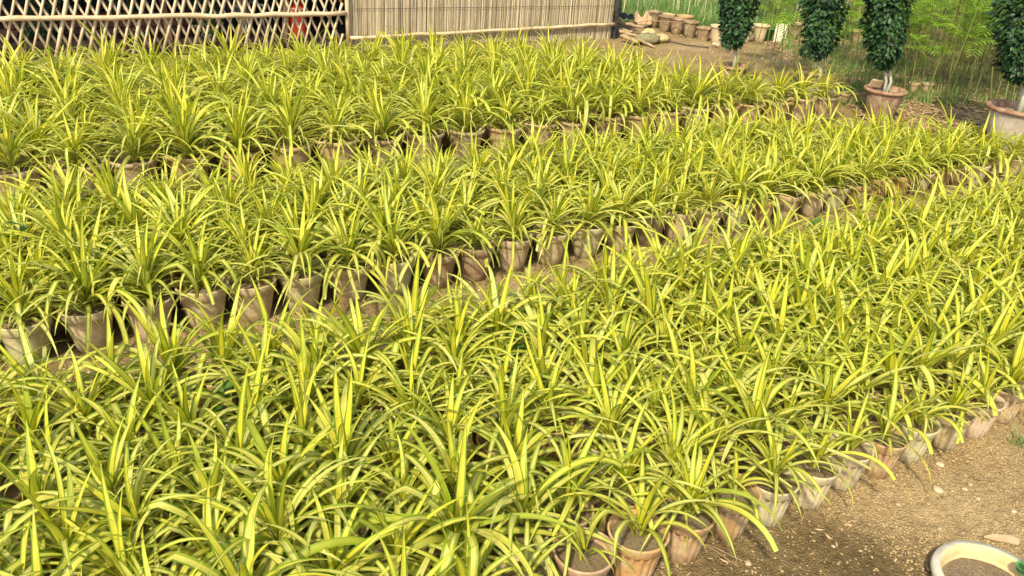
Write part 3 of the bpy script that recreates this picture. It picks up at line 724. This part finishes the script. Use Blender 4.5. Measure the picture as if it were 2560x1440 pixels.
for k, (x, y) in enumerate(((2.93, 7.93), (3.03, 7.9), (3.12, 7.95), (3.21, 7.99), (3.93, 8.5), (4.09, 8.55))):
    t = tag(empty('seedling_pot', (x, y, gz(x, y) - .005), k), ['small grey seedling pot nearest the second tree', 'small brown seedling pot second from the second tree', 'small tan seedling pot third from the second tree', 'small seedling pot tucked behind the third tree pot', 'small mossy pot among stalks right of the third tree', 'small dusty pot farther right among the stalks'][k], 'pot', 'small seedling pots at the foot of the saplings')
    Dm = .115; o = obj('pot', POTS['plain'][1][k % 4][2], t, sca=(Dm,) * 3); o.color = (*COL[('pale grey', 'dull brown', 'tan', 'dull brown', 'tan', 'pale grey')[k]], 1)
    obj('soil', SOILM[k % 4], t, loc=(0, 0, Dm * .72), sca=(Dm * .95,) * 3)
    obj('seedling', cloud_leaves('seedling', 40, blob(.03, .03, .04), .02, M['weed']), t, loc=(0, 0, Dm * .72 + .04))
v, f = box(0, 0, .115, .15, .022, .24); tag(obj('stone_slab', mesh('stone_slab', v, f, M['cream_slab'], False), None, (3.30, 11.3, gz(3.3, 11.3)), (-.22, .03, -.25)), 'cream slab leaning among the empty pots', 'slab')
t = tag(empty('bucket', (3.13, 11.22, gz(3.13, 11.22))), 'small green plastic bucket between the empty pots', 'bucket')
v, f = lathe([(0, 0), (.045, 0), (.062, .17), (.066, .17), (.066, .18), (.058, .18), (.044, .01), (0, .01)], 20); obj('body', mesh('body', v, f, M['green_plastic']), t)
v, f = tube_np([(.063 * math.cos(q), 0, .17 + .06 * math.sin(q)) for q in np.linspace(0, 3.1416, 11)], .003, 6); obj('handle', mesh('handle', v, f, M['black_sheet']), t)

# ------------------------------------------------------------------ heap of wood, sacks and straw past the mat
def lumpy(rx, ry, rz_, seed, amp=.25, seg=22, rings=12):
    r_ = random.Random(seed); ph = [r_.uniform(0, 6) for _ in range(8)]; V = []
    for j in range(rings + 1):
        th = math.pi * j / rings
        for k in range(seg):
            q = 6.2832 * k / seg
            a_ = 1 + amp * (math.sin(3 * q + ph[0] + 2 * th) * .5 + math.sin(5 * q - ph[1] + 3 * th) * .3 + math.sin(9 * q + ph[2]) * math.sin(4 * th + ph[3]) * .4)
            V.append((rx * a_ * math.sin(th) * math.cos(q), ry * a_ * math.sin(th) * math.sin(q), rz_ * a_ * math.cos(th) + rz_ * .8))
    return V, [(j * seg + k, j * seg + (k + 1) % seg, (j + 1) * seg + (k + 1) % seg, (j + 1) * seg + k) for j in range(rings) for k in range(seg)]
for nm, x, y, d, sd, m, lab, cat in (('straw_sack', 1.50, 10.80, (.10, .07, .06), 3, 'straw', 'pale straw-stuffed sack lying on top of the heap', 'sack'),
                                ('straw_heap', 1.63, 10.58, (.13, .10, .055), 5, 'straw', 'loose yellowish straw slumping to the dirt beside the logs', 'straw'),
                                ('root_clump', 1.44, 10.42, (.16, .10, .065), 8, 'moss', 'tangled grey-green mossy root clump on the heap', 'roots')):
    v, f = lumpy(*d, sd); o = tag(obj(nm, mesh(nm, v, f, M[m]), None, (x, y, gz(x, y)), (0, 0, .4)), lab, cat)
for k, (x, y, z, ln, az, rd, lab) in enumerate(((1.28, 11.0, .10, .36, -.15, .024, 'thick pale log lying on top of the heap'), (1.33, 10.55, .03, .36, -.75, .018, 'thin log sloping down under the mossy clump'),
        (1.22, 10.62, .05, .30, -.6, .022, 'short brown log half under the mossy clump'), (1.40, 10.25, .02, .34, -.9, .017, 'lowest log resting on the bare dirt'), (1.22, 10.35, .025, .26, -.8, .028, 'stubby pale log nearest the striped plants'), (1.18, 10.85, .06, .25, -.3, .02, 'dark branch beside the netted post'))):
    pts = [(ln * (i / 6 - .5), .01 * math.sin(i * 1.7 + k), .008 * math.cos(i * 2.2 + k)) for i in range(7)]
    v, f = tube_np(pts, [rd * (1.1 - .05 * i + .05 * math.sin(i * 2 + k)) for i in range(7)], 9)
    tag(obj('log', mesh('log', v, f, M['log']), None, (x, y, z + gz(x, y) + rd), (0, .12, az)), lab, 'log', 'logs heaped past the reed mat')
for k, (x, y, z, rz, tl, lab) in enumerate(((1.24, 11.35, .16, .2, .25, 'crumpled black sheet on top of the heap'), (1.27, 11.2, .10, -.1, -.3, 'lower black sheet wedged over the logs'))):
    V = [((i / 8 - .5) * .25, (j / 5 - .5) * .16, .014 * math.sin(i * 1.9 + k) + .01 * math.cos(j * 2 + i)) for i in range(9) for j in range(6)]
    Fq = [(i * 6 + j, (i + 1) * 6 + j, (i + 1) * 6 + j + 1, i * 6 + j + 1) for i in range(8) for j in range(5)]
    o = tag(obj('plastic_sheet', mesh('plastic_sheet', V, Fq, M['black_sheet']), None, (x, y, z + gz(x, y)), (tl, .1, rz)), lab, 'sheet'); md = o.modifiers.new('t', 'SOLIDIFY'); md.thickness = .006
V = [((i / 8 - .5) * .24, .02 * math.sin(i * 1.1), (j / 5) * (.14 + .05 * math.sin(i * 1.3 + .5)) + .02 * (i == 8)) for i in range(9) for j in range(6)]
Fq = [(i * 6 + j, (i + 1) * 6 + j, (i + 1) * 6 + j + 1, i * 6 + j + 1) for i in range(8) for j in range(5)]
o = tag(obj('torn_sack', mesh('torn_sack', V, Fq, M['sack']), None, (1.50, 11.42, gz(1.5, 11.42) + .05), (-.35, 0, .1)), 'torn brown jute sack standing up at the back of the heap', 'sack'); md = o.modifiers.new('t', 'SOLIDIFY'); md.thickness = .01
v, f = tube_np([(1.3, 11.1, .13), (1.55, 11.25, .16), (1.9, 11.1, .19), (2.1, 10.98, .2)], .006, 6); tag(obj('stick', mesh('stick', v, f, M['brown_wood'])), 'long thin brown stick laid from the heap across the empty pots', 'stick')
v, f = tube_np([(1.72, 10.45, .045), (1.9, 10.3, .04), (2.15, 10.15, .05)], .006, 6); tag(obj('stick', mesh('stick', v, f, M['black_sheet'])), 'dark thin stick lying on the bare dirt before the empty pots', 'stick')

# ------------------------------------------------------------------ saplings with feathery leaves
def frond(V, Fq, UVr, base, az, L_, el, r_):
    K = 13; p_ = np.array(base, float); prev = None
    for i in range(K):
        t = i / K; e = el - 1.5 * t * t
        d = np.array([math.cos(e) * math.cos(az), math.cos(e) * math.sin(az), math.sin(e)]); side = np.array([-math.sin(az), math.cos(az), 0])
        q = p_ + d * L_ / K
        b_ = len(V); V += [p_ - side * .0015, p_ + side * .0015, q + side * .0015, q - side * .0015]; Fq.append((b_, b_ + 1, b_ + 2, b_ + 3)); UVr += [.2] * 4
        if i > 1:
            ll = L_ * .36 * math.sin(3.0 * (t * .85 + .12)); ww = L_ / K * .62; rv = r_.random()
            for s_ in (-1, 1):
                tip = q + side * s_ * ll + d * ll * .45 + np.array([0, 0, -.18 * ll]); b_ = len(V)
                V += [q, q + side * s_ * ll * .5 + d * (ll * .25 + ww * .5), tip, q + side * s_ * ll * .5 + d * (ll * .25 - ww * .5)]
                Fq.append((b_, b_ + 1, b_ + 2, b_ + 3)); UVr += [rv] * 4
        p_ = q
def sapling_geo(r_, ht):
    dx, dy = r_.uniform(-.14, .14), r_.uniform(-.14, .14)
    pts = [(dx * t * ht + .012 * math.sin(5 * t + dx * 30), dy * t * ht, ht * t) for t in (0, .25, .5, .75, 1)]
    sv_, sf = tube_np(pts, [.0065, .006, .005, .004, .0025], 5, False)
    V, Fq, rn = [], [], []
    nf = r_.randint(5, 8)
    for k in range(nf):
        t = .42 + .58 * (k + r_.random()) / nf; a = np.array([np.interp(t, (0, .25, .5, .75, 1), [q[i] for q in pts]) for i in range(3)])
        frond(V, Fq, rn, a, r_.uniform(0, 6.28), r_.uniform(.2, .36) * (ht / .95), r_.uniform(.2, 1.0), r_)
    return np.array(sv_), np.array([q for q in sf]), np.array(V), np.array(Fq), np.array(rn)
SAP = [sapling_geo(rng, rng.uniform(.8, 1.15)) for _ in range(10)]
SAPM = [(mesh('stem', a, b_, M['stalk']), mesh('frond', c, d, M['frond'], False, {'rnd': e})) for a, b_, c, d, e in SAP]
k = 0
for (x, y, tilt) in ((2.47, 9.3, .1), (2.51, 9.0, -.12), (2.60, 8.95, .2), (2.68, 9.35, -.2), (2.78, 9.2, .12), (2.86, 9.0, -.05), (2.95, 9.4, .25), (3.04, 9.1, -.22), (3.12, 9.35, .05), (3.38, 8.6, .08), (3.6, 8.3, -.08), (3.8, 8.25, .12), (4.05, 8.15, -.1), (4.35, 8.2, .06), (4.6, 8.0, -.06), (4.85, 8.3, .1)):
    lab = f'thin crossing sapling stalk between the first two clipped trees, {ORD[k]} by distance from the first' if x < 3.2 else f'slender feathery sapling fronting the thicket, {ORD[k - 9]} rightwards from the third clipped tree'
    t = tag(empty('sapling', (x, y, gz(x, y) - .01), rng.uniform(0, 6)), lab, 'sapling', 'crossing saplings between the first two clipped trees' if x < 3.2 else 'saplings at the front edge of the thicket'); t.rotation_euler = (tilt, tilt * .6, rng.uniform(0, 6))
    t.scale = (1, 1, 1.1)
    obj('stem', SAPM[k % 10][0], t); tag(obj('frond', SAPM[k % 10][1], t), kind='stuff'); k += 1
S_, F_, FS, FF, RN, bs, bf = [], [], [], [], [], 0, 0
cnt = 0
while cnt < 760:
    x, y = rng.uniform(3.0, 13), 8.1 + 12.5 * rng.random() ** 1.25
    if not in_view(x, y, .4, 220): continue
    if x < 3.35 + (y - 8) * .02 and y < 11.7: continue
    if x < 3.1 or (x < 4.4 and 10.6 < y < 11.9): continue
    a, b_, c, d, e = SAP[rng.randrange(10)]; q = rng.uniform(0, 6.28); sc_ = rng.uniform(.8, 1.25); cs, sn = math.cos(q) * sc_, math.sin(q) * sc_
    Rm = np.array([[cs, -sn, rng.uniform(-.08, .08)], [sn, cs, rng.uniform(-.08, .08)], [0, 0, sc_]]); o_ = np.array([x, y, gz(x, y) - .01])
    S_.append(a @ Rm.T + o_); FS.append(b_ + bs); bs += len(a)
    F_.append(c @ Rm.T + o_); FF.append(d + bf); bf += len(c); RN.append((e + rng.random() * .5) % 1); cnt += 1
th = tag(empty('sapling_thicket', (0, 0, 0)), 'dense thicket of thin stalks with feathery bright green leaves filling the far right', 'saplings', kind='stuff')
tag(obj('stems', mesh('stems', np.concatenate(S_), np.concatenate(FS), M['stalk']), th), kind='stuff')
tag(obj('fronds', mesh('fronds', np.concatenate(F_), np.concatenate(FF), M['frond'], False, {'rnd': np.concatenate(RN)}), th), kind='stuff')

# ------------------------------------------------------------------ grasses
def blades(name, n, where, hmin, hmax, wd, m, droop=.5):
    Vs = np.zeros((n, 6, 3)); rn = np.zeros(n); i = 0
    while i < n:
        x, y, k = where()
        h = rng.uniform(hmin, hmax) * k; a_ = rng.uniform(0, 6.28); b_ = rng.gauss(0, droop * .35); dx, dy = math.cos(a_), math.sin(a_); z = gz0(x, y)
        w_ = wd * rng.uniform(.6, 1.3); q = (-dy * w_, dx * w_)
        p1 = (x + dx * h * b_ * .5, y + dy * h * b_ * .5, z + h * .55); p2 = (x + dx * h * b_ * 1.4, y + dy * h * b_ * 1.4, z + h)
        Vs[i] = [(x - q[0], y - q[1], z), (x + q[0], y + q[1], z), (p1[0] + q[0] * .8, p1[1] + q[1] * .8, p1[2]), (p1[0] - q[0] * .8, p1[1] - q[1] * .8, p1[2]), (p2[0] + q[0] * .1, p2[1], p2[2]), (p2[0] - q[0] * .1, p2[1], p2[2])]
        rn[i] = rng.random(); i += 1
    b_ = np.arange(n) * 6; Fq = np.concatenate([np.stack([b_, b_ + 1, b_ + 2, b_ + 3], 1), np.stack([b_ + 3, b_ + 2, b_ + 4, b_ + 5], 1)])
    return mesh(name, Vs.reshape(-1, 3), Fq, m, False, {'rnd': np.repeat(rn, 6)})
def gz0(x, y): return -.01
def w1():
    while True:
        x, y = rng.uniform(.9, 4.8), 11.75 + 5.5 * rng.random() ** 1.3
        edge = 11.9 - (x - 2.1) * .12 if x < 2.1 else 11.75
        if x < 2.9: edge = min(edge, 11.25 + abs(x - 2.5) * .9) if x > 2.0 else edge
        if y > edge: return x, y, 1 if vnoise(np.array([x]), np.array([y]), 2.5, 9)[0] > -.2 else .7
tag(obj('grass', blades('grass', 34000, w1, .08, .24, .005, M['grass'], 1.5)), 'soft bright green grass growing behind the empty pots', 'grass', kind='stuff')
def w2():
    while True:
        x, y = rng.uniform(3.2, 10), 8.0 + 8 * rng.random() ** 1.3
        if in_view(x, y, .1, 60): return x, y, 1
tag(obj('undergrowth', blades('undergrowth', 16000, w2, .03, .16, .004, M['grass'], 1.2)), 'thin green undergrowth between the sapling stalks', 'undergrowth', kind='stuff')
def w3():
    x, y = rng.uniform(1.0, 7), rng.uniform(11.8, 16); return x, y, 1
tag(obj('dry_stalks', blades('dry_stalks', 420, w3, .35, .8, .006, M['dry_stalk'], .35)), 'pale dry stalks standing up through the grass', 'stalks', kind='stuff')
def w4():
    while True:
        x, y = rng.uniform(2.7, 3.6), rng.uniform(7.6, 8.6)
        if y > 7.75: return x, y, 1
tag(obj('weed_fringe', blades('weed_fringe', 1500, w4, .02, .10, .003, M['grass'], 1.2)), 'thin weeds at the foot of the clipped trees', 'weeds', kind='stuff')
# dry litter on the ground at the right
n = 5200; Vs = np.zeros((n, 4, 3)); rn = np.zeros(n)
for i in range(n):
    while True:
        x, y = rng.uniform(3.0, 9), 7.0 + 5 * rng.random() ** 1.6
        if in_view(x, y, 0, 60) and -x * DY + y * DX > 3.4: break
    a_ = rng.uniform(0, 6.28); L_ = rng.uniform(.012, .045); w_ = L_ * rng.uniform(.3, .6); z = gz(x, y) + rng.uniform(.002, .014)
    c_, s_ = math.cos(a_), math.sin(a_)
    Vs[i] = [(x - c_ * L_, y - s_ * L_, z + rng.uniform(0, .012)), (x + s_ * w_, y - c_ * w_, z + rng.uniform(0, .01)), (x + c_ * L_, y + s_ * L_, z + rng.uniform(0, .018)), (x - s_ * w_, y + c_ * w_, z)]
    rn[i] = rng.random()
b_ = np.arange(n) * 4; tag(obj('leaf_litter', mesh('leaf_litter', Vs.reshape(-1, 3), np.concatenate([np.stack([b_, b_ + 1, b_ + 2], 1), np.stack([b_, b_ + 2, b_ + 3], 1)]), M['litter'], False, {'rnd': np.repeat(rn, 4)})), 'reddish dry leaf litter under the saplings', 'litter', kind='stuff')

# ------------------------------------------------------------------ crumbs and pebbles of the dirt path
ico = [(0, 0, 1), (.894, 0, .447), (.276, .851, .447), (-.724, .526, .447), (-.724, -.526, .447), (.276, -.851, .447), (.724, .526, -.447), (-.276, .851, -.447), (-.894, 0, -.447), (-.276, -.851, -.447), (.724, -.526, -.447), (0, 0, -1)]
icf = np.array([(0, 1, 2), (0, 2, 3), (0, 3, 4), (0, 4, 5), (0, 5, 1), (1, 6, 2), (2, 7, 3), (3, 8, 4), (4, 9, 5), (5, 10, 1), (6, 7, 2), (7, 8, 3), (8, 9, 4), (9, 10, 5), (10, 6, 1), (11, 7, 6), (11, 8, 7), (11, 9, 8), (11, 10, 9), (11, 6, 10)])
ico = np.array(ico)
def crumbs(name, n, where, lo, hi, m, lab, cat, pw=3):
    Vs = np.zeros((n, 12, 3)); Z = np.zeros(n); rn = np.zeros(n)
    for i in range(n):
        x, y = where(); r_ = lo + (hi - lo) * rng.random() ** pw
        sq = np.array([r_ * rng.uniform(.7, 1.3), r_ * rng.uniform(.7, 1.2), r_ * rng.uniform(.4, .8)]); a_ = rng.uniform(0, 6.28)
        v = ico * sq * (1 + .22 * nr.randn(12, 1)); c_, s_ = math.cos(a_), math.sin(a_)
        Vs[i] = np.stack([v[:, 0] * c_ - v[:, 1] * s_ + x, v[:, 0] * s_ + v[:, 1] * c_ + y, v[:, 2] + gz(x, y) + r_ * .1], 1); rn[i] = rng.random()
    Fq = (icf[None] + (np.arange(n) * 12)[:, None, None]).reshape(-1, 3)
    tag(obj(name, mesh(name, Vs.reshape(-1, 3), Fq, m, True, {'rnd': np.repeat(rn, 12)})), lab, cat, kind='stuff')
def path_pt():
    while True:
        x, y = rng.uniform(.3, 2.7), rng.uniform(1.35, 3.2); n = -x * DY + y * DX
        if math.hypot(x - .86, y - 1.70) < .34 and rng.random() < .85: continue  # fewer crumbs over the painted shadow so its dark tone shows
        if n < 1.36 and in_view(x, y, 0, 80): return x, y
crumbs('gravel', 16000, path_pt, .0012, .0052, M['crumb'], 'gritty crumbs of soil covering the dirt path by the near bed', 'gravel', 3)
def aisle_pt():
    s_, n = rng.uniform(-.6, 6), rng.uniform(2.5, 3.1); return P(s_, n)
crumbs('soil_crumbs', 2500, aisle_pt, .003, .012, M['crumb'], 'soil crumbs along the aisle between the near and middle beds', 'gravel')
def far_pt():
    while True:
        x, y = rng.uniform(1.0, 4.5), rng.uniform(8, 11.2)
        if -x * DY + y * DX > 5.2: return x, y
crumbs('dirt_clods', 1200, far_pt, .006, .02, M['crumb'], 'small clods on the bare dirt before the empty pots', 'gravel')
n = 300; Vs = np.zeros((n, 4, 3)); rn = np.zeros(n)
for i in range(n):
    s_ = rng.uniform(.6, 3.2) if i % 2 else rng.uniform(-.6, 5.5); nn_ = (1.20 - abs(rng.gauss(0, .13))) if i % 2 else rng.uniform(2.7, 3.08)
    x, y = P(s_, nn_); a_ = rng.uniform(0, 6.28); L_ = rng.uniform(.004, .018); w_ = L_ * rng.uniform(.08, .25); c_, q_ = math.cos(a_), math.sin(a_); z = gz(x, y) + .003
    Vs[i] = [(x - c_ * L_, y - q_ * L_, z + rng.uniform(0, .006)), (x + q_ * w_, y - c_ * w_, z + .003), (x + c_ * L_, y + q_ * L_, z + rng.uniform(0, .008)), (x - q_ * w_, y + c_ * w_, z)]
    rn[i] = rng.random()
b_ = np.arange(n) * 4; tag(obj('dry_scraps', mesh('dry_scraps', Vs.reshape(-1, 3), np.concatenate([np.stack([b_, b_ + 1, b_ + 2], 1), np.stack([b_, b_ + 2, b_ + 3], 1)]), M['litter'], False, {'rnd': np.repeat(rn, 4)})), 'dry leaf scraps scattered round the pot bases', 'litter', kind='stuff')
SM = []
for k in range(4):
    vv = [tuple(np.array(q) * (1 + .0 * k)) for q in ico]
    import bmesh
    bm = bmesh.new(); bmesh.ops.create_icosphere(bm, subdivisions=2, radius=1)
    for v_ in bm.verts: v_.co *= 1 + .16 * math.sin(v_.co.x * 3 + k) * math.cos(v_.co.y * 4 - k) + rng.uniform(-.04, .04)
    me = bpy.data.meshes.new('stone'); bm.to_mesh(me); bm.free(); me.materials.append(M['stone']); me.polygons.foreach_set('use_smooth', [True] * len(me.polygons)); SM.append(me)
ST = [(1.28, 2.08, .010, 'round pale pebble on the dirt beside the fifth fluted pot'), (1.30, 2.17, .008, 'small pale pebble just above the round one on the path'), (1.44, 2.16, .020, 'broad flat tan stone sunk in the middle of the path'),
      (1.54, 2.18, .011, 'left one of two pale pebbles lying side by side'), (1.57, 2.205, .010, 'right one of two pale pebbles lying side by side'), (1.51, 2.30, .016, 'dusty flat stone near the fluted pot bases'), (.53, 1.81, .015, 'brown clod between twigs by the pot bases'),
      (.73, 1.775, .012, 'darker stone in the painted shadow patch'), (1.0, 1.86, .007, 'tiny pale pebble below the painted shadow patch edge'), (1.65, 2.08, .011, 'pale pebble near the right edge above the wood chip'), (1.56, 2.13, .009, 'small stone straight above the white basin'),
      (.60, 1.84, .012, 'pinkish clod beside the second path twig'), (1.37, 1.98, .008, 'tan pebble between basin and round pebble')]
for k, (x, y, r_, lab) in enumerate(ST):
    o = tag(obj('stone', SM[k % 4], None, (x, y, gz(x, y) + r_ * .25), (0, 0, k * 1.1), (r_ * .95, r_ * .75, r_ * .45)), lab, 'stone', 'stones on the dirt path')
for x, y, r_, lab in ((2.31, 10.6, .035, 'upper one of the pale stones on the bare dirt mound'), (2.30, 10.4, .04, 'larger pale stone on the bare dirt mound'), (2.39, 10.18, .025, 'small stone nearest the first clipped tree on the mound')):
    tag(obj('stone', SM[1], None, (x, y, gz(x, y) + r_ * .3), (0, 0, x), (r_, r_ * .8, r_ * .6)), lab, 'stone', 'stones on the bare dirt mound')

# ------------------------------------------------------------------ white basin with a sprig, wood chip, twigs, weeds
BX, BY_ = 1.384, 1.715
t = tag(empty('clay_basin', (BX, BY_, -.132)), 'limewashed round clay basin of soil sunk in the path at the lower right corner', 'pot'); t.scale = (1.08,) * 3
v, f = lathe([(0, 0), (.09, 0), (.10, .01), (.122, .09), (.130, .142), (.142, .150), (.1455, .160), (.141, .171), (.126, .173)], 48); obj('bowl', mesh('bowl', v, f, M['basin']), t)
v, f = lathe([(.126, .173), (.119, .166), (.115, .150), (.112, .125), (0, .12)], 48); obj('inside', mesh('inside', v, f, M['basin_in']), t)
obj('soil', SOILM[2], t, loc=(0, 0, .135), sca=(.252, .252, .2))
sp = tag(empty('sprig', (BX + .118, BY_ + .02, .016)), 'small light green leafy sprig sprouting from the white basin', 'plant')
v, f = tube_np([(0, 0, 0), (.004, 0, .035), (0, .004, .07)], .002, 6); obj('stem', mesh('stem', v, f, M['sprig']), sp)
def round_leaf(L_, w_):
    V = [(0, 0, 0)]; K = 9
    for i in range(K):
        q = -2.5 + 5.0 * i / (K - 1); V.append((L_ * .5 - L_ * .5 * math.cos(math.pi - abs(q) * 1.0) * (1 if 1 else 0), w_ * .5 * math.sin(q) * (1 + .15 * (i % 2)), .004 * (i % 2) + .002 * abs(q)))
    V = [(0, 0, 0)] + [(L_ * (.5 - .5 * math.cos(a_)), w_ * .5 * math.sin(a_) * s2 * (1 + .2 * ((j) % 2)), .12 * w_ * abs(math.sin(a_))) for s2 in (1,) for j, a_ in enumerate(np.linspace(.5, 3.14, 6))] + [(L_ * (.5 - .5 * math.cos(a_)), -w_ * .5 * math.sin(a_) * (1 + .2 * ((j) % 2)), .12 * w_ * abs(math.sin(a_))) for j, a_ in enumerate(np.linspace(3.0, .5, 6))]
    return V, [(0, i, i + 1) for i in range(1, len(V) - 1)]
rl = mesh('leaf', *round_leaf(.05, .042), M['sprig'], False)
for q, e, s2, z in ((2.6, -.2, 1.0, .05), (3.6, -.5, 1.1, .06), (.4, -.3, 1.1, .055), (1.4, -.6, .9, .065), (5.0, -.4, 1.0, .045), (2.0, -.1, .9, .03), (4.3, -.2, 1.1, .03)):
    obj('leaf', rl, sp, loc=(0, 0, z), rot=(0, e, q), sca=(s2,) * 3)
V = [(-.05, -.002, 0), (-.03, -.012, .003), (.045, -.016, .002), (.058, .004, .004), (.04, .018, .003), (-.02, .010, .004)]
Vb = V + [(a_, b2, c_ + .006) for a_, b2, c_ in V]; Fq = [(5, 4, 3, 2, 1, 0), (6, 7, 8, 9, 10, 11)] + [(i, (i + 1) % 6, 6 + (i + 1) % 6, 6 + i) for i in range(6)]
tag(obj('wood_chip', mesh('wood_chip', Vb, Fq, M['sack'], False), None, (1.535, 1.94, gz(1.535, 1.94) + .004), (0, 0, -.12)), 'flat tan wood chip on the dirt behind the white basin', 'wood chip')
for k, (x0, y0, pts, lab) in enumerate(((.58, 1.82, [(-.12, .03, .01), (-.04, .01, .014), (.05, 0, .01), (.13, -.05, .008)], 'thin curved twig on the dirt at the lowest fluted pots'), (.64, 1.80, [(-.06, .05, .008), (.0, 0, .012), (.05, -.05, .008)], 'short forked twig crossing the dirt with the painted shadow'),
        (.95, 2.0, [(0, .06, .01), (.005, 0, .012), (-.02, -.05, .008)], 'fine twig lying before the middle fluted pots'))):
    v, f = tube_np(pts, .0016, 5); tag(obj('twig', mesh('twig', v, f, M['log']), None, (x0, y0, gz(x0, y0))), lab, 'twig', 'twigs on the dirt path')
def tuft(x, y, z, n, h, lab, nm='weed', m='grass'):
    t = tag(empty(nm, (x, y, z)), lab, 'weed')
    def w_(): return rng.gauss(0, .025), rng.gauss(0, .025), 1
    obj('blades', blades('blades', n, w_, h * .4, h, .0018, M[m], 1.6), t)
tuft(1.87, 2.43, gz(1.87, 2.43) + .01, 70, .07, 'thin dark tuft of weed on the path near the right edge')
def broad_weed(x, y, z, ht, n, lab):
    t = tag(empty('weed', (x, y, z)), lab, 'weed')
    v, f = tube_np([(0, 0, 0), (.01, 0, ht * .5), (0, .01, ht)], .0025, 6); obj('stem', mesh('stem', v, f, M['weed']), t)
    for k in range(n):
        o = obj('leaf', WL, t, loc=(0, 0, ht * (.35 + .65 * k / n)), rot=(0, -.15 - .4 * rng.random(), k * 2.4), sca=(rng.uniform(.7, 1.2),) * 3)
WL = mesh('leaf', *round_leaf(.05, .035), M['weed'], False)
broad_weed(0.02, 2.56, 0, .27, 9, 'dark broad-leaved weed poking up in the middle of the near bed')
broad_weed(-.86, 2.08, 0, .28, 9, 'dark green weed among the striped leaves at the near bed\'s left')
broad_weed(-1.97, 2.98, 0, .38, 8, 'bluish green weed rising at the left end of the middle bed')
broad_weed(1.62, 4.22, 0, .14, 9, 'bushy weed in the aisle against the middle bed pots')
broad_weed(.57, 1.95, 0, .13, 8, 'small leafy weed squeezed between the lowest fluted pots')
